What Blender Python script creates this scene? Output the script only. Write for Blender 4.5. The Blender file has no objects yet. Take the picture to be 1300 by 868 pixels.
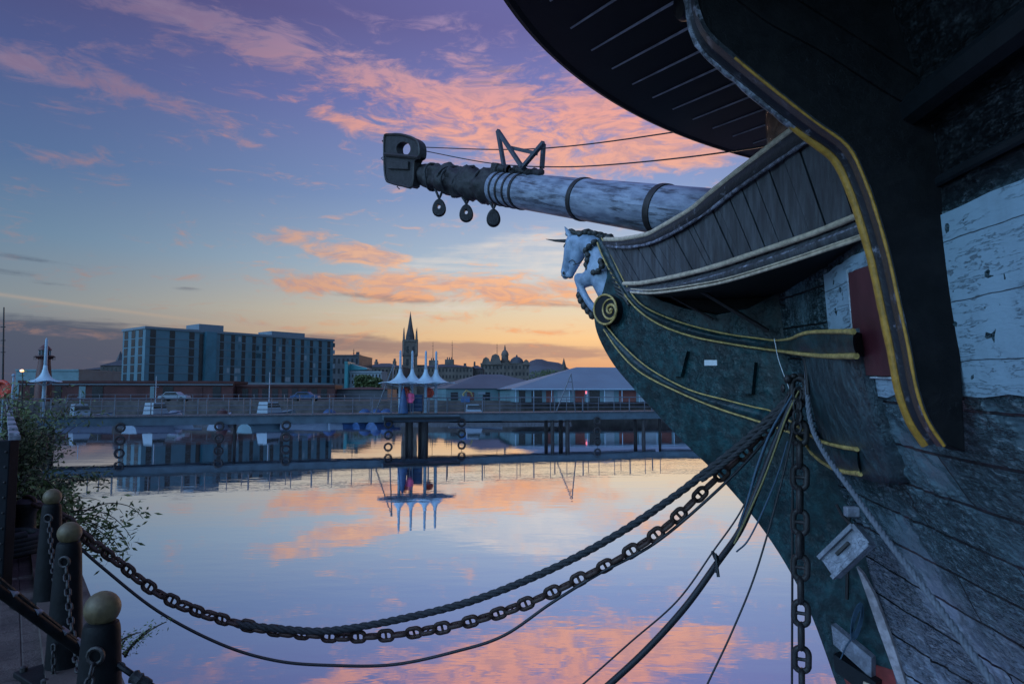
import bpy, bmesh, math, random
from mathutils import Vector, Matrix
from mathutils import noise as mnoise
R = math.radians
scene = bpy.context.scene
col = scene.collection
random.seed(7)

# ------------------------------------------------------------------ camera
CZ = 3.5                      # camera height above the water
FPX = 867.0
PITCH = math.atan(63.0 / FPX)
cam_d = bpy.data.cameras.new('camera'); cam = bpy.data.objects.new('camera', cam_d); col.objects.link(cam)
cam_d.sensor_width = 36; cam_d.lens = 36 * FPX / 1300
cam_d.clip_start = 0.05; cam_d.clip_end = 6000
cam.location = (0, 0, CZ); cam.rotation_euler = (math.pi / 2 + PITCH, 0, 0)
scene.camera = cam
scene.view_settings.view_transform = 'Standard'; scene.view_settings.look = 'None'
scene.view_settings.gamma = 1; scene.view_settings.exposure = 0.12
scene.render.engine = 'CYCLES'
scene.cycles.max_bounces = 6; scene.cycles.caustics_reflective = True; scene.cycles.caustics_refractive = False

def ray(px, py):
    u = (px - 650) / FPX; v = (434 - py) / FPX
    d = Vector((u, math.cos(PITCH) - v * math.sin(PITCH), math.sin(PITCH) + v * math.cos(PITCH)))
    return d / d.y
def at(px, py, y):
    return Vector((0, 0, CZ)) + ray(px, py) * y
def on_plane(px, py, p, n):
    d = ray(px, py); o = Vector((0, 0, CZ))
    return o + d * ((p - o).dot(n) / d.dot(n))
def lin(c):
    return tuple(((x / 255) / 12.92 if x / 255 <= .04045 else ((x / 255 + .055) / 1.055) ** 2.4) for x in c)

# ------------------------------------------------------------------ node helper
class S:
    """a socket (or number) that builds maths nodes with operators"""
    tree = None
    def __init__(s, v): s.v = v
    @staticmethod
    def math(op, *a, clamp=False):
        n = S.tree.nodes.new('ShaderNodeMath'); n.operation = op; n.use_clamp = clamp
        for i, x in enumerate(a):
            x = x.v if isinstance(x, S) else x
            if isinstance(x, (int, float)): n.inputs[i].default_value = x
            else: S.tree.links.new(x, n.inputs[i])
        return S(n.outputs[0])
    def __add__(s, o): return S.math('ADD', s, o)
    __radd__ = __add__
    def __sub__(s, o): return S.math('SUBTRACT', s, o)
    def __rsub__(s, o): return S.math('SUBTRACT', o, s)
    def __mul__(s, o): return S.math('MULTIPLY', s, o)
    __rmul__ = __mul__
    def __truediv__(s, o): return S.math('DIVIDE', s, o)
def sstep(x, a, b, lo=0.0, hi=1.0):
    n = S.tree.nodes.new('ShaderNodeMapRange'); n.interpolation_type = 'SMOOTHSTEP'
    S.tree.links.new(x.v, n.inputs[0])
    for i, q in enumerate((a, b, lo, hi)): n.inputs[i + 1].default_value = q
    return S(n.outputs[0])
def node(kind, **kw):
    n = S.tree.nodes.new(kind)
    for k, v in kw.items():
        if isinstance(v, S): S.tree.links.new(v.v, n.inputs[k])
        elif k in n.inputs: n.inputs[k].default_value = v
        else: setattr(n, k, v)
    return n
def combine(x, y, z):
    n = S.tree.nodes.new('ShaderNodeCombineXYZ')
    for i, q in enumerate((x, y, z)):
        if isinstance(q, S): S.tree.links.new(q.v, n.inputs[i])
        else: n.inputs[i].default_value = q
    return S(n.outputs[0])
def noise(vec, scale, detail=4, rough=.55, lac=2.0, dist=0.0):
    n = S.tree.nodes.new('ShaderNodeTexNoise')
    if vec is not None: S.tree.links.new(vec.v, n.inputs['Vector'])
    n.inputs['Scale'].default_value = scale; n.inputs['Detail'].default_value = detail
    n.inputs['Roughness'].default_value = rough; n.inputs['Lacunarity'].default_value = lac
    n.inputs['Distortion'].default_value = dist
    return S(n.outputs[0])
def mixc(f, a, b, mode='MIX'):
    n = S.tree.nodes.new('ShaderNodeMix'); n.data_type = 'RGBA'; n.blend_type = mode
    for sock, q in ((n.inputs[0], f), (n.inputs[6], a), (n.inputs[7], b)):
        if isinstance(q, S): S.tree.links.new(q.v, sock)
        elif isinstance(q, (int, float)): sock.default_value = q
        else: sock.default_value = tuple(q)[:3] + (1,)
    return S(n.outputs[2])
def ramp(f, stops, interp='EASE'):
    n = S.tree.nodes.new('ShaderNodeValToRGB'); n.color_ramp.interpolation = interp
    S.tree.links.new(f.v, n.inputs[0])
    e = n.color_ramp.elements
    while len(e) < len(stops): e.new(.5)
    for el, (p, c) in zip(e, stops): el.position = p; el.color = tuple(c)[:3] + (1,)
    return S(n.outputs[0])

# ------------------------------------------------------------------ sky (world)
world = bpy.data.worlds.new('World'); scene.world = world; world.use_nodes = True
S.tree = world.node_tree; S.tree.nodes.clear()
tc = S.tree.nodes.new('ShaderNodeTexCoord')
sep = S.tree.nodes.new('ShaderNodeSeparateXYZ'); S.tree.links.new(tc.outputs['Generated'], sep.inputs[0])
dx, dy, dz = (S(sep.outputs[i]) for i in range(3))
DEG = 180 / math.pi
az = S.math('ARCTAN2', dx, dy) * DEG
el = S.math('ARCSINE', dz) * DEG
def azel(px, py):
    d = ray(px, py).normalized()
    return math.atan2(d.x, d.y) * DEG, math.asin(d.z) * DEG
ela = S.math('ABSOLUTE', el)
ef = S.math('DIVIDE', ela, 40.0, clamp=True)
E = lambda py: math.degrees(math.atan((497 - py) / 867)) / 40
left = ramp(ef, [(0, lin((66, 76, 104))), (E(445), lin((96, 106, 122))), (E(400), lin((122, 134, 142))), (E(330), lin((98, 126, 152))),
                 (E(250), lin((80, 106, 146))), (E(130), lin((72, 86, 134))), (E(20), lin((72, 70, 114))), (1, lin((72, 74, 120)))], 'LINEAR')
right = ramp(ef, [(0, lin((190, 128, 92))), (E(462), lin((216, 162, 122))), (E(430), lin((240, 196, 142))), (E(395), lin((222, 204, 174))),
                  (E(340), lin((176, 192, 206))), (E(250), lin((134, 156, 198))), (E(130), lin((120, 126, 184))), (E(20), lin((104, 102, 158))), (1, lin((106, 106, 166)))], 'LINEAR')
azd = S.math('ABSOLUTE', az - 9.0)
fr = sstep(azd, 52, 0)
base = mixc(fr, left, right)
back = ramp(ef, [(0, (.34, .62, .86)), (.4, (.36, .72, 1.16)), (1, (.34, .52, 1.0))], 'LINEAR')
lobe = S.math('EXPONENT', ((az + 122) * (az + 122)) * (-1 / 900.0)) * S.math('EXPONENT', ((ela - 30) * (ela - 30)) * (-1 / 500.0))
back = mixc(1.0, back, combine(lobe * 4.6 + .72, lobe * 4.6 + .72, lobe * 4.3 + .74), 'MULTIPLY')
base = mixc(sstep(azd, 66, 135), base, back)
# clouds: ragged patches placed by direction
ca = combine(az * .055, el * .17, 0.0)
wn = node('ShaderNodeTexNoise', Scale=1.6, Detail=3.0); S.tree.links.new(ca.v, wn.inputs['Vector'])
vm = S.tree.nodes.new('ShaderNodeVectorMath'); vm.operation = 'MULTIPLY_ADD'
S.tree.links.new(wn.outputs['Color'], vm.inputs[0]); vm.inputs[1].default_value = (.55, .55, .0); S.tree.links.new(ca.v, vm.inputs[2])
cw = S(vm.outputs[0])
n1 = noise(cw, 3.6, 9, .64)
n2 = noise(cw, 11.0, 6, .62)
g = bpy.data.node_groups.new('cloud_patch', 'ShaderNodeTree')
for nm in ('az', 'el', 'cx', 'cy', 'ix', 'iy', 'co', 'si', 'w'): g.interface.new_socket(nm, in_out='INPUT', socket_type='NodeSocketFloat')
g.interface.new_socket('v', in_out='OUTPUT', socket_type='NodeSocketFloat')
S.tree = g; gi = g.nodes.new('NodeGroupInput'); go = g.nodes.new('NodeGroupOutput')
G = {n.name: S(n) for n in gi.outputs if n.name}
u_, v_ = G['az'] - G['cx'], G['el'] - G['cy']
p_ = (u_ * G['co'] + v_ * G['si']) * G['ix']; q_ = (v_ * G['co'] - u_ * G['si']) * G['iy']
e_ = S.math('EXPONENT', (p_ * p_ + q_ * q_) * -1.0) * G['w']
g.links.new(e_.v, go.inputs[0])
S.tree = world.node_tree
def patches(lst):
    tot = None
    for (px, py, rx, ry, rot, w) in lst:
        a0, e0 = azel(px, py); a1, _ = azel(px + rx, py); _, e1 = azel(px, py - ry)
        n = S.tree.nodes.new('ShaderNodeGroup'); n.node_tree = g
        S.tree.links.new(az.v, n.inputs[0]); S.tree.links.new(el.v if False else ela.v, n.inputs[1])
        for i, q in enumerate((a0, e0, 1 / max(abs(a1 - a0), .1), 1 / max(abs(e1 - e0), .1), math.cos(R(-rot)), math.sin(R(-rot)), w)):
            n.inputs[i + 2].default_value = q
        tot = S(n.outputs[0]) if tot is None else tot + S(n.outputs[0])
    return tot
lit = patches([(470, 95, 70, 20, 8, .8), (425, 150, 60, 10, 12, .8), (560, 128, 100, 28, 14, .9), (660, 150, 110, 48, 14, 1.05), (770, 165, 110, 50, 10, 1.05),
               (870, 190, 70, 26, 6, .7), (560, 168, 130, 14, 8, .8), (690, 205, 90, 16, 0, .6), (610, 60, 60, 26, 0, .25), (740, 60, 70, 60, 20, .35),
               (250, 30, 150, 32, 10, 1.1), (345, 48, 46, 20, 0, .7), (60, 92, 100, 20, 4, .95), (190, 122, 100, 16, 18, .85), (85, 200, 54, 11, 0, .8), (560, 22, 34, 18, 0, .7),
               (180, 75, 50, 12, 10, .3), (425, 318, 85, 15, 8, 1.25), (485, 328, 40, 11, 0, .9), (500, 368, 130, 15, 3, 1.15), (430, 358, 80, 10, -8, .9),
               (700, 372, 75, 16, 0, 1.1), (610, 360, 90, 14, -6, .9), (500, 300, 200, 5, 0, .1), (598, 275, 9, 7, 0, .6), (505, 242, 30, 4, 0, .5),
               (345, 343, 18, 4, 0, .5), (880, 205, 60, 9, -4, .5), (120, 426, 120, 7, 2, .8), (330, 410, 110, 6, 8, .7), (540, 404, 110, 6, -3, .6), (680, 420, 90, 6, 2, .5), (800, 330, 60, 16, 0, .6),
               (1150, 120, 160, 50, 5, .6), (1000, 330, 200, 30, 0, .6), (-150, 120, 150, 20, 0, .5), (120, -120, 260, 40, 5, .3), (700, -120, 260, 60, 0, .35)])
white = patches([(620, 328, 110, 26, -10, 1.05), (550, 345, 120, 18, -4, .9), (690, 330, 80, 34, -14, 1.05), (370, 363, 36, 7, 0, .6), (560, 388, 150, 12, -4, .8),
                 (720, 400, 80, 12, 0, .4), (900, 255, 80, 26, 0, .5), (520, 402, 80, 5, -3, .4)])
dark = patches([(0, 462, 170, 34, 3, 1.25), (80, 432, 150, 24, 4, 1.1), (230, 442, 150, 15, 8, .8), (0, 345, 80, 9, 6, .75), (40, 328, 60, 5, 4, .6), (240, 367, 30, 4, 0, .7),
                (490, 444, 200, 12, 3, .85), (640, 440, 170, 9, 2, .8), (730, 452, 120, 6, 0, .6), (400, 425, 90, 7, 6, .5), (500, 378, 100, 7, 4, .95),
                (680, 384, 80, 6, 2, .9), (440, 326, 70, 6, 8, .6), (650, 110, 90, 30, 20, .55), (780, 130, 70, 20, 10, .45), (-200, 440, 160, 40, 0, 1.2), (900, 440, 150, 12, 0, .7)])
wisp = noise(combine(az * .03 + ela * .03, ela * .5, 3.0), 3.0, 5, .6)
elf = S.math('DIVIDE', ela, 30.0, clamp=True)
lc = ramp(elf, [(0, lin((230, 140, 96))), (.2, lin((232, 160, 112))), (.36, lin((238, 182, 142))), (.55, lin((232, 170, 142))), (.75, lin((234, 162, 146))), (.9, lin((178, 144, 168))), (1, lin((136, 122, 166)))], 'LINEAR')
lcl = ramp(elf, [(0, lin((126, 104, 104))), (.2, lin((158, 124, 112))), (.36, lin((150, 128, 132))), (.7, lin((128, 110, 138))), (1, lin((112, 98, 134)))], 'LINEAR')
lc = mixc(sstep(azd, 42, 12), lcl, lc)
ml = sstep(S.math('MINIMUM', lit, 1.1) * .66 + (n1 - .5) * 2.2 + (n2 - .5) * 1.3, .10, .84)
mw = sstep(S.math('MINIMUM', white, 1.0) * .6 + (wisp - .5) * 1.4 + (n2 - .5) * .5, .2, .95, 0, .7)
md = sstep(dark * .75 + (n1 - .5) * 1.1 + (wisp - .5) * 1.3, .26, .80)
wc = mixc(fr, lin((150, 165, 175)), lin((226, 214, 204)))
dc = mixc(sstep(azd, 40, 5), lin((66, 76, 98)), lin((168, 134, 122)))
skyc = mixc(mw, base, wc)
skyc = mixc(md * .85, skyc, dc)
lcs = mixc(sstep(n2, .35, .62), mixc(.45, lc, lin((140, 124, 150))), lc)
skyc = mixc(ml * .92, skyc, lcs)
# vapour trail
a0, e0 = azel(-40, 368); a1, e1 = azel(330, 416)
tr = (ela - e0) - (az - a0) * ((e1 - e0) / (a1 - a0))
trm = S.math('EXPONENT', (tr * tr) * -60.0) * sstep(az, -4, -18) * (n1 * .9) * sstep(azd, 90, 60)
skyc = mixc(trm, skyc, lin((176, 156, 140)))
# high clouds overhead and behind the viewer
hb = noise(combine(dx / (ela * .02 + .3), dy / (ela * .02 + .3), 0.0), 1.4, 6, .6)
hm = sstep(hb, .5, .75, 0, .45) * sstep(azd, 60, 95)
skyc = mixc(hm, skyc, lin((170, 150, 175)))
nish = S.tree.nodes.new('ShaderNodeTexSky'); nish.sky_type = 'NISHITA'; nish.sun_disc = False
nish.sun_elevation = R(1.0); nish.sun_rotation = R(17.0)
bg1 = S.tree.nodes.new('ShaderNodeBackground'); S.tree.links.new(skyc.v, bg1.inputs[0]); bg1.inputs[1].default_value = 1.0
bg2 = S.tree.nodes.new('ShaderNodeBackground'); S.tree.links.new(nish.outputs[0], bg2.inputs[0]); bg2.inputs[1].default_value = 0.004
ad = S.tree.nodes.new('ShaderNodeAddShader'); S.tree.links.new(bg1.outputs[0], ad.inputs[0]); S.tree.links.new(bg2.outputs[0], ad.inputs[1])
wo = S.tree.nodes.new('ShaderNodeOutputWorld'); S.tree.links.new(ad.outputs[0], wo.inputs[0])
world.cycles.sampling_method = 'MANUAL'; world.cycles.sample_map_resolution = 512

sun_d = bpy.data.lights.new('sun', 'SUN'); sun = bpy.data.objects.new('sun', sun_d); col.objects.link(sun)
sun_d.energy = 0.35; sun_d.angle = R(4); sun_d.color = (1, .62, .4)
sd = Vector((math.sin(R(17)), math.cos(R(17)), math.sin(R(1.5)))).normalized()
sun.rotation_euler = sd.to_track_quat('Z', 'Y').to_euler()

# ------------------------------------------------------------------ materials
def new_mat(name):
    m = bpy.data.materials.new(name); m.use_nodes = True
    S.tree = m.node_tree
    return m, m.node_tree.nodes['Principled BSDF']
def setc(b, q, sock='Base Color'):
    if isinstance(q, S): S.tree.links.new(q.v, b.inputs[sock])
    else: b.inputs[sock].default_value = (tuple(q)[:3] + (1,)) if not isinstance(q, (int, float)) else q
def coord(kind='Object', scale=(1, 1, 1)):
    t = S.tree.nodes.new('ShaderNodeTexCoord'); m = S.tree.nodes.new('ShaderNodeMapping'); m.inputs['Scale'].default_value = scale
    S.tree.links.new(t.outputs[kind], m.inputs[0]); return S(m.outputs[0])
def bump(b, h, strength=.3, dist=.01, prev=None):
    n = S.tree.nodes.new('ShaderNodeBump'); n.inputs['Strength'].default_value = strength; n.inputs['Distance'].default_value = dist
    S.tree.links.new(h.v, n.inputs['Height'])
    if prev is not None: S.tree.links.new(prev.outputs[0], n.inputs['Normal'])
    S.tree.links.new(n.outputs[0], b.inputs['Normal']); return n
def plain(name, c, rough=.6, metal=0.0, var=.25, scale=4.0, bmp=.2, bd=.01, c2=None, spec=.5):
    m, b = new_mat(name); v = coord()
    n = noise(v, scale, 5, .6)
    c2 = c2 or tuple(x * (1 - var) for x in c)
    setc(b, mixc(sstep(n, .35, .65), c2, c))
    b.inputs['Roughness'].default_value = rough; b.inputs['Metallic'].default_value = metal
    b.inputs['Specular IOR Level'].default_value = spec
    if bmp: bump(b, noise(v, scale * 4, 5, .6), bmp, bd)
    return m
M = {}
def crackle(name, c, c2, crack, rough=.42, coat=0.0, scale=9.0, amount=.5, dist=.012, streak=(1, 1, 1), cov=(.42, .62), spec=.75):
    """old thick paint: peeling flakes, runs and pits"""
    m, b = new_mat(name); v = coord('Object', streak)
    big = noise(v, 1.3, 4, .6); mid = noise(v, scale, 7, .68)
    vo = S.tree.nodes.new('ShaderNodeTexVoronoi'); vo.feature = 'DISTANCE_TO_EDGE'; vo.inputs['Scale'].default_value = scale * 1.6
    wv = S.tree.nodes.new('ShaderNodeVectorMath'); wv.operation = 'MULTIPLY_ADD'
    nn = S.tree.nodes.new('ShaderNodeTexNoise'); nn.inputs['Scale'].default_value = scale; S.tree.links.new(v.v, nn.inputs['Vector'])
    S.tree.links.new(nn.outputs['Color'], wv.inputs[0]); wv.inputs[1].default_value = (.25, .25, .25); S.tree.links.new(v.v, wv.inputs[2])
    S.tree.links.new(wv.outputs[0], vo.inputs['Vector'])
    edge = sstep(S(vo.outputs['Distance']), .0, .035)
    zone = sstep(big, *cov)
    cr = (1 - edge) * zone
    cc = mixc(sstep(mid, .4, .65), c2, c)
    bl_ = sstep(noise(v, 2.7, 6, .65), .30, .70, .55, 1.45); cc = mixc(1.0, cc, combine(bl_, bl_, bl_), 'MULTIPLY')
    sk = sstep(noise(v, scale * 7, 3, .7), .66, .74) * zone; cc = mixc(sk * .5, cc, tuple(min(1, x * 3 + .03) for x in c))
    setc(b, mixc(S.math('MULTIPLY', cr, .7, clamp=True), cc, crack))
    b.inputs['Roughness'].default_value = rough
    b.inputs['Specular IOR Level'].default_value = spec
    if coat: b.inputs['Coat Weight'].default_value = coat; b.inputs['Coat Roughness'].default_value = .25
    h = mid * (zone * .8 + .35) + edge * zone * .35 + noise(v, scale * 5, 5, .65) * .35
    bump(b, h, min(1, amount * 1.3), dist * 1.6)
    return m
M['paint_black'] = plain('black_paint', (.008, .011, .014), .5, bmp=.35, scale=6, spec=.3)
M['knee'] = crackle('teal_black_timber_paint', (.010, .052, .058), (.004, .020, .024), (.006, .012, .014), .30, scale=7, amount=.6, spec=.4)
M['cathead'] = crackle('cathead_black', (.0085, .0080, .0085), (.005, .005, .006), (.018, .018, .02), .6, scale=9, amount=.3, spec=.2)
M['pillar'] = crackle('flaked_teal_paint', (.045, .092, .105), (.018, .040, .048), (.01, .012, .015), .3, scale=9, amount=1.0, dist=.03, streak=(1, 1, .5))
M['panel'] = crackle('tarred_planks', (.075, .085, .095), (.038, .043, .050), (.015, .015, .018), .5, scale=5, amount=.4, streak=(3, 3, .5))
M['white'] = crackle('old_white_paint', (.50, .58, .62), (.40, .47, .52), (.05, .045, .04), .55, scale=3.0, amount=.5, dist=.01, streak=(1, 1, 3.2), cov=(.48, .66))
m, b = new_mat('band_white_paint'); v = coord('Object', (1, 1, 2.6)); uvn = coord('UV')
s3 = S.tree.nodes.new('ShaderNodeSeparateXYZ'); S.tree.links.new(uvn.v, s3.inputs[0]); vv = S(s3.outputs[1])
wob = (noise(v, 2.0, 4, .6) - .5) * .05
fr_ = S.math('FRACT', (vv + wob + .21) / .39); sd_ = S.math('ABSOLUTE', fr_ - .5)
sgap = sstep(sd_, .488, .499); chip = S.math('MAXIMUM', sstep(noise(v, 5.5, 8, .72), .58, .64) * sstep(noise(v, .9, 3, .5), .38, .55), sstep(S.math('ABSOLUTE', noise(coord('Object', (1, 1, 7)), 2.4, 7, .7) - .5), .012, .004) * sstep(noise(v, 2.6, 3, .5), .46, .54))
dirt = sstep(noise(coord('Object', (2, 2, .35)), 2.2, 5, .65), .40, .75, .0, .45)
cc_ = mixc(dirt, (.31, .44, .53), (.20, .28, .34)); cc_ = mixc(chip * .6, cc_, (.09, .10, .11)); cc_ = mixc(sgap * .8, cc_, (.05, .05, .05))
setc(b, cc_); b.inputs['Roughness'].default_value = .5; bump(b, noise(v, 12, 7, .7) * .7 - chip * .5 - sgap, .9, .012); M['bandwhite'] = m
m, b = new_mat('edge_moulding_paint'); v = coord()
w1 = sstep(noise(v, 6, 7, .7), .56, .64) * sstep(noise(v, 1.6, 3), .42, .6)
setc(b, mixc(w1 * .8, (.022, .024, .030), (.30, .30, .36))); b.inputs['Roughness'].default_value = .3; bump(b, noise(v, 16, 6, .7), .8, .012); M['mould'] = m
M['shard'] = plain('bare_pale_timber', (.42, .38, .40), .6, var=.45, scale=9, bmp=.6)
M['framegrey'] = plain('dark_grey_steel', (.060, .068, .088), .5, var=.3, scale=6)
M['gold'] = plain('ochre_yellow_paint', (.62, .43, .14), .45, var=.45, scale=18, bmp=.6, bd=.006)
M['orange'] = plain('orange_yellow_paint', (.52, .26, .035), .45, var=.35, scale=18, bmp=.6, bd=.006)
M['cream'] = plain('cream_paint', (.72, .58, .42), .5, var=.35, scale=14, bmp=.5, bd=.006)
M['worn'] = crackle('worn_grey_paint', (.40, .41, .50), (.05, .055, .07), (.02, .02, .02), .30, scale=14, amount=.9, dist=.012)
M['figure'] = plain('figurehead_white_paint', (.32, .43, .56), .38, var=.35, scale=5, bmp=.5, bd=.012, c2=(.19, .27, .36))
M['figdark'] = plain('figurehead_dark_gilding', (.045, .05, .045), .5, var=.5, scale=20, bmp=.6)
M['iron'] = plain('rusty_dark_iron', (.026, .023, .023), .55, var=.5, scale=14, bmp=.7, bd=.006)
M['rust'] = plain('rusted_chain', (.075, .040, .028), .6, var=.6, scale=12, bmp=.7, bd=.005, metal=.2)
M['rope'] = plain('tarred_rope', (.035, .038, .042), .75, var=.4, scale=30, bmp=.5, bd=.003)
M['rope2'] = plain('grey_rope', (.16, .18, .21), .75, var=.3, scale=30, bmp=.5, bd=.003)
M['blue_rope'] = plain('blue_cord', (.04, .09, .14), .6, scale=20)
M['yellow_rope'] = plain('yellow_cord', (.24, .20, .07), .6, scale=20)
M['cable'] = plain('black_cable', (.018, .020, .024), .5, scale=20, bmp=0)
M['red'] = plain('dark_red_boards', (.095, .018, .026), .5, var=.3, scale=3, bmp=.3)
M['redboot'] = plain('red_bottom_paint', (.26, .035, .030), .6, var=.4, scale=5, bmp=.5)
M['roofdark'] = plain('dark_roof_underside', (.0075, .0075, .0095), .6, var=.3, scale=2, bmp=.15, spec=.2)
M['batten'] = plain('grey_batten', (.60, .60, .68), .5, var=.4, scale=5)
M['plate'] = plain('white_plate', (.75, .8, .82), .4, bmp=0)
M['boxwood'] = crackle('silvered_timber', (.26, .28, .33), (.15, .16, .19), (.04, .04, .05), .6, scale=8, amount=.5, streak=(1, 1, 1))

# bowsprit: weathered aluminium-grey paint with dark scuffs that run along the spar
m, b = new_mat('bowsprit_paint'); v = coord('UV', (1, 3.0, 1)); vs = coord('UV', (.9, 6, 1))
sc1 = sstep(noise(vs, 1.6, 8, .75), .47, .60); sc2 = sstep(noise(v, .9, 4, .6), .38, .56)
setc(b, mixc(sc1 * sc2 * .85, mixc(sstep(noise(v, 2, 6, .65), .35, .65), (.17, .20, .26), (.33, .38, .46)), (.035, .035, .045)))
b.inputs['Roughness'].default_value = .38; b.inputs['Metallic'].default_value = .15
bump(b, noise(vs, 6, 6, .7), .5, .008); M['spar'] = m

# hull: carvel planks, seams, heavy peeling black paint with bitumen runs; red below the waterline
m, b = new_mat('hull_paint'); uv = coord('UV'); ob = coord('Object')
br = S.tree.nodes.new('ShaderNodeTexBrick'); br.offset = .37
S.tree.links.new(uv.v, br.inputs['Vector'])
nw = S.tree.nodes.new('ShaderNodeTexNoise'); nw.inputs['Scale'].default_value = 2.5; S.tree.links.new(uv.v, nw.inputs['Vector'])
ww = S.tree.nodes.new('ShaderNodeVectorMath'); ww.operation = 'MULTIPLY_ADD'
S.tree.links.new(nw.outputs['Color'], ww.inputs[0]); ww.inputs[1].default_value = (.03, .03, 0); S.tree.links.new(uv.v, ww.inputs[2]); S.tree.links.new(ww.outputs[0], br.inputs['Vector'])
for k, q in (('Scale', 1.0), ('Brick Width', 3.1), ('Row Height', .37), ('Mortar Size', .012), ('Mortar Smooth', .35)): br.inputs[k].default_value = q
br.inputs['Color1'].default_value = (1, 1, 1, 1); br.inputs['Color2'].default_value = (.72, .72, .72, 1); br.inputs['Mortar'].default_value = (0, 0, 0, 1)
seam = S(br.outputs['Fac']); plank = S(br.outputs['Color'])
zone = sstep(noise(uv, .85, 4, .6), .40, .54)
fine = noise(coord('UV', (1, 1.7, 1)), 9.5, 9, .74); mid = noise(coord('UV', (1, 1.8, 1)), 6, 7, .7)
crk = sstep(S.math('ABSOLUTE', noise(coord('UV', (.55, 2.6, 1)), 9, 6, .7) - .5), .030, .008) * zone
flake = sstep(mid, .46, .54)
sp = S.tree.nodes.new('ShaderNodeSeparateXYZ'); S.tree.links.new(uv.v, sp.inputs[0]); hv = S(sp.outputs[1])
dk = mixc(flake, (.082, .165, .195), (.12, .22, .255))
relief_tone = ramp(fine, [(.0, (.014, .024, .031)), (.41, (.022, .040, .050)), (.475, (.075, .155, .18)), (.56, (.14, .25, .29)), (.62, (.52, .68, .74))], 'LINEAR')  # crust relief put into the colour: dark pits, pale glints on raised flakes
dk = mixc(zone * .85, dk, relief_tone)
dk = mixc(1.0, dk, plank, 'MULTIPLY')
redm = sstep(hv + (mid - .5) * .4, .22, .06)
upper = sstep(hv, 4.55, 4.75)
dk = mixc(upper, dk, (.010, .014, .018))
ccol = mixc(redm, dk, (.30, .045, .036))
pk = sstep(hv + (noise(ob, 3, 5, .6) - .5) * .9, 2.1, 1.2) * (1 - redm) * .75
ccol = mixc(pk, ccol, mixc(flake, (.27, .29, .37), (.36, .36, .43)))  # smooth paler lower planks, with their pinkish reflection put into the colour
ccol = mixc(crk * .85, ccol, (.010, .012, .015))
glint_tone = sstep(fine, .57, .63) * (zone * .8 + .04) * (1 - upper * .7)
ccol = mixc(glint_tone * .75, ccol, (.24, .30, .34))  # worn flake edges made paler, with highlight glints put into the colour
ccol = mixc(seam, ccol, (.008, .009, .012))
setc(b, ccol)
b.inputs['Roughness'].default_value = .20; b.inputs['Specular IOR Level'].default_value = 1.0; b.inputs['Coat Weight'].default_value = .0
h = fine * (zone * 1.1 + .12) + mid * (zone * .8 + .15) + (1 - seam) * 1.3 + flake * zone * .4 - crk * .8
bump(b, h, 1.0, .05)
M['hull'] = m

# water
m, b = new_mat('dock_water'); nt = m.node_tree; nt.nodes.remove(b)
gl = nt.nodes.new('ShaderNodeBsdfGlossy'); gl.inputs['Color'].default_value = (.92, .92, .97, 1); gl.inputs['Roughness'].default_value = .012
df = nt.nodes.new('ShaderNodeBsdfDiffuse'); df.inputs['Color'].default_value = (.012, .02, .05, 1)
lw = nt.nodes.new('ShaderNodeLayerWeight'); lw.inputs['Blend'].default_value = .35
fac = sstep(S(lw.outputs['Facing']), .0, .8, .46, .98)
mx = nt.nodes.new('ShaderNodeMixShader'); S.tree.links.new(fac.v, mx.inputs[0]); nt.links.new(df.outputs[0], mx.inputs[1]); nt.links.new(gl.outputs[0], mx.inputs[2])
nt.links.new(mx.outputs[0], nt.nodes['Material Output'].inputs[0])
hv_ = noise(coord('Object', (.7, 1.6, 1)), 1.3, 3, .5) + noise(coord('Object', (1, 2.5, 1)), .25, 2, .5) * 1.5
bn = nt.nodes.new('ShaderNodeBump'); bn.inputs['Strength'].default_value = 1; bn.inputs['Distance'].default_value = .0020
S.tree.links.new(hv_.v, bn.inputs['Height']); nt.links.new(bn.outputs[0], gl.inputs['Normal']); M['water'] = m

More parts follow.
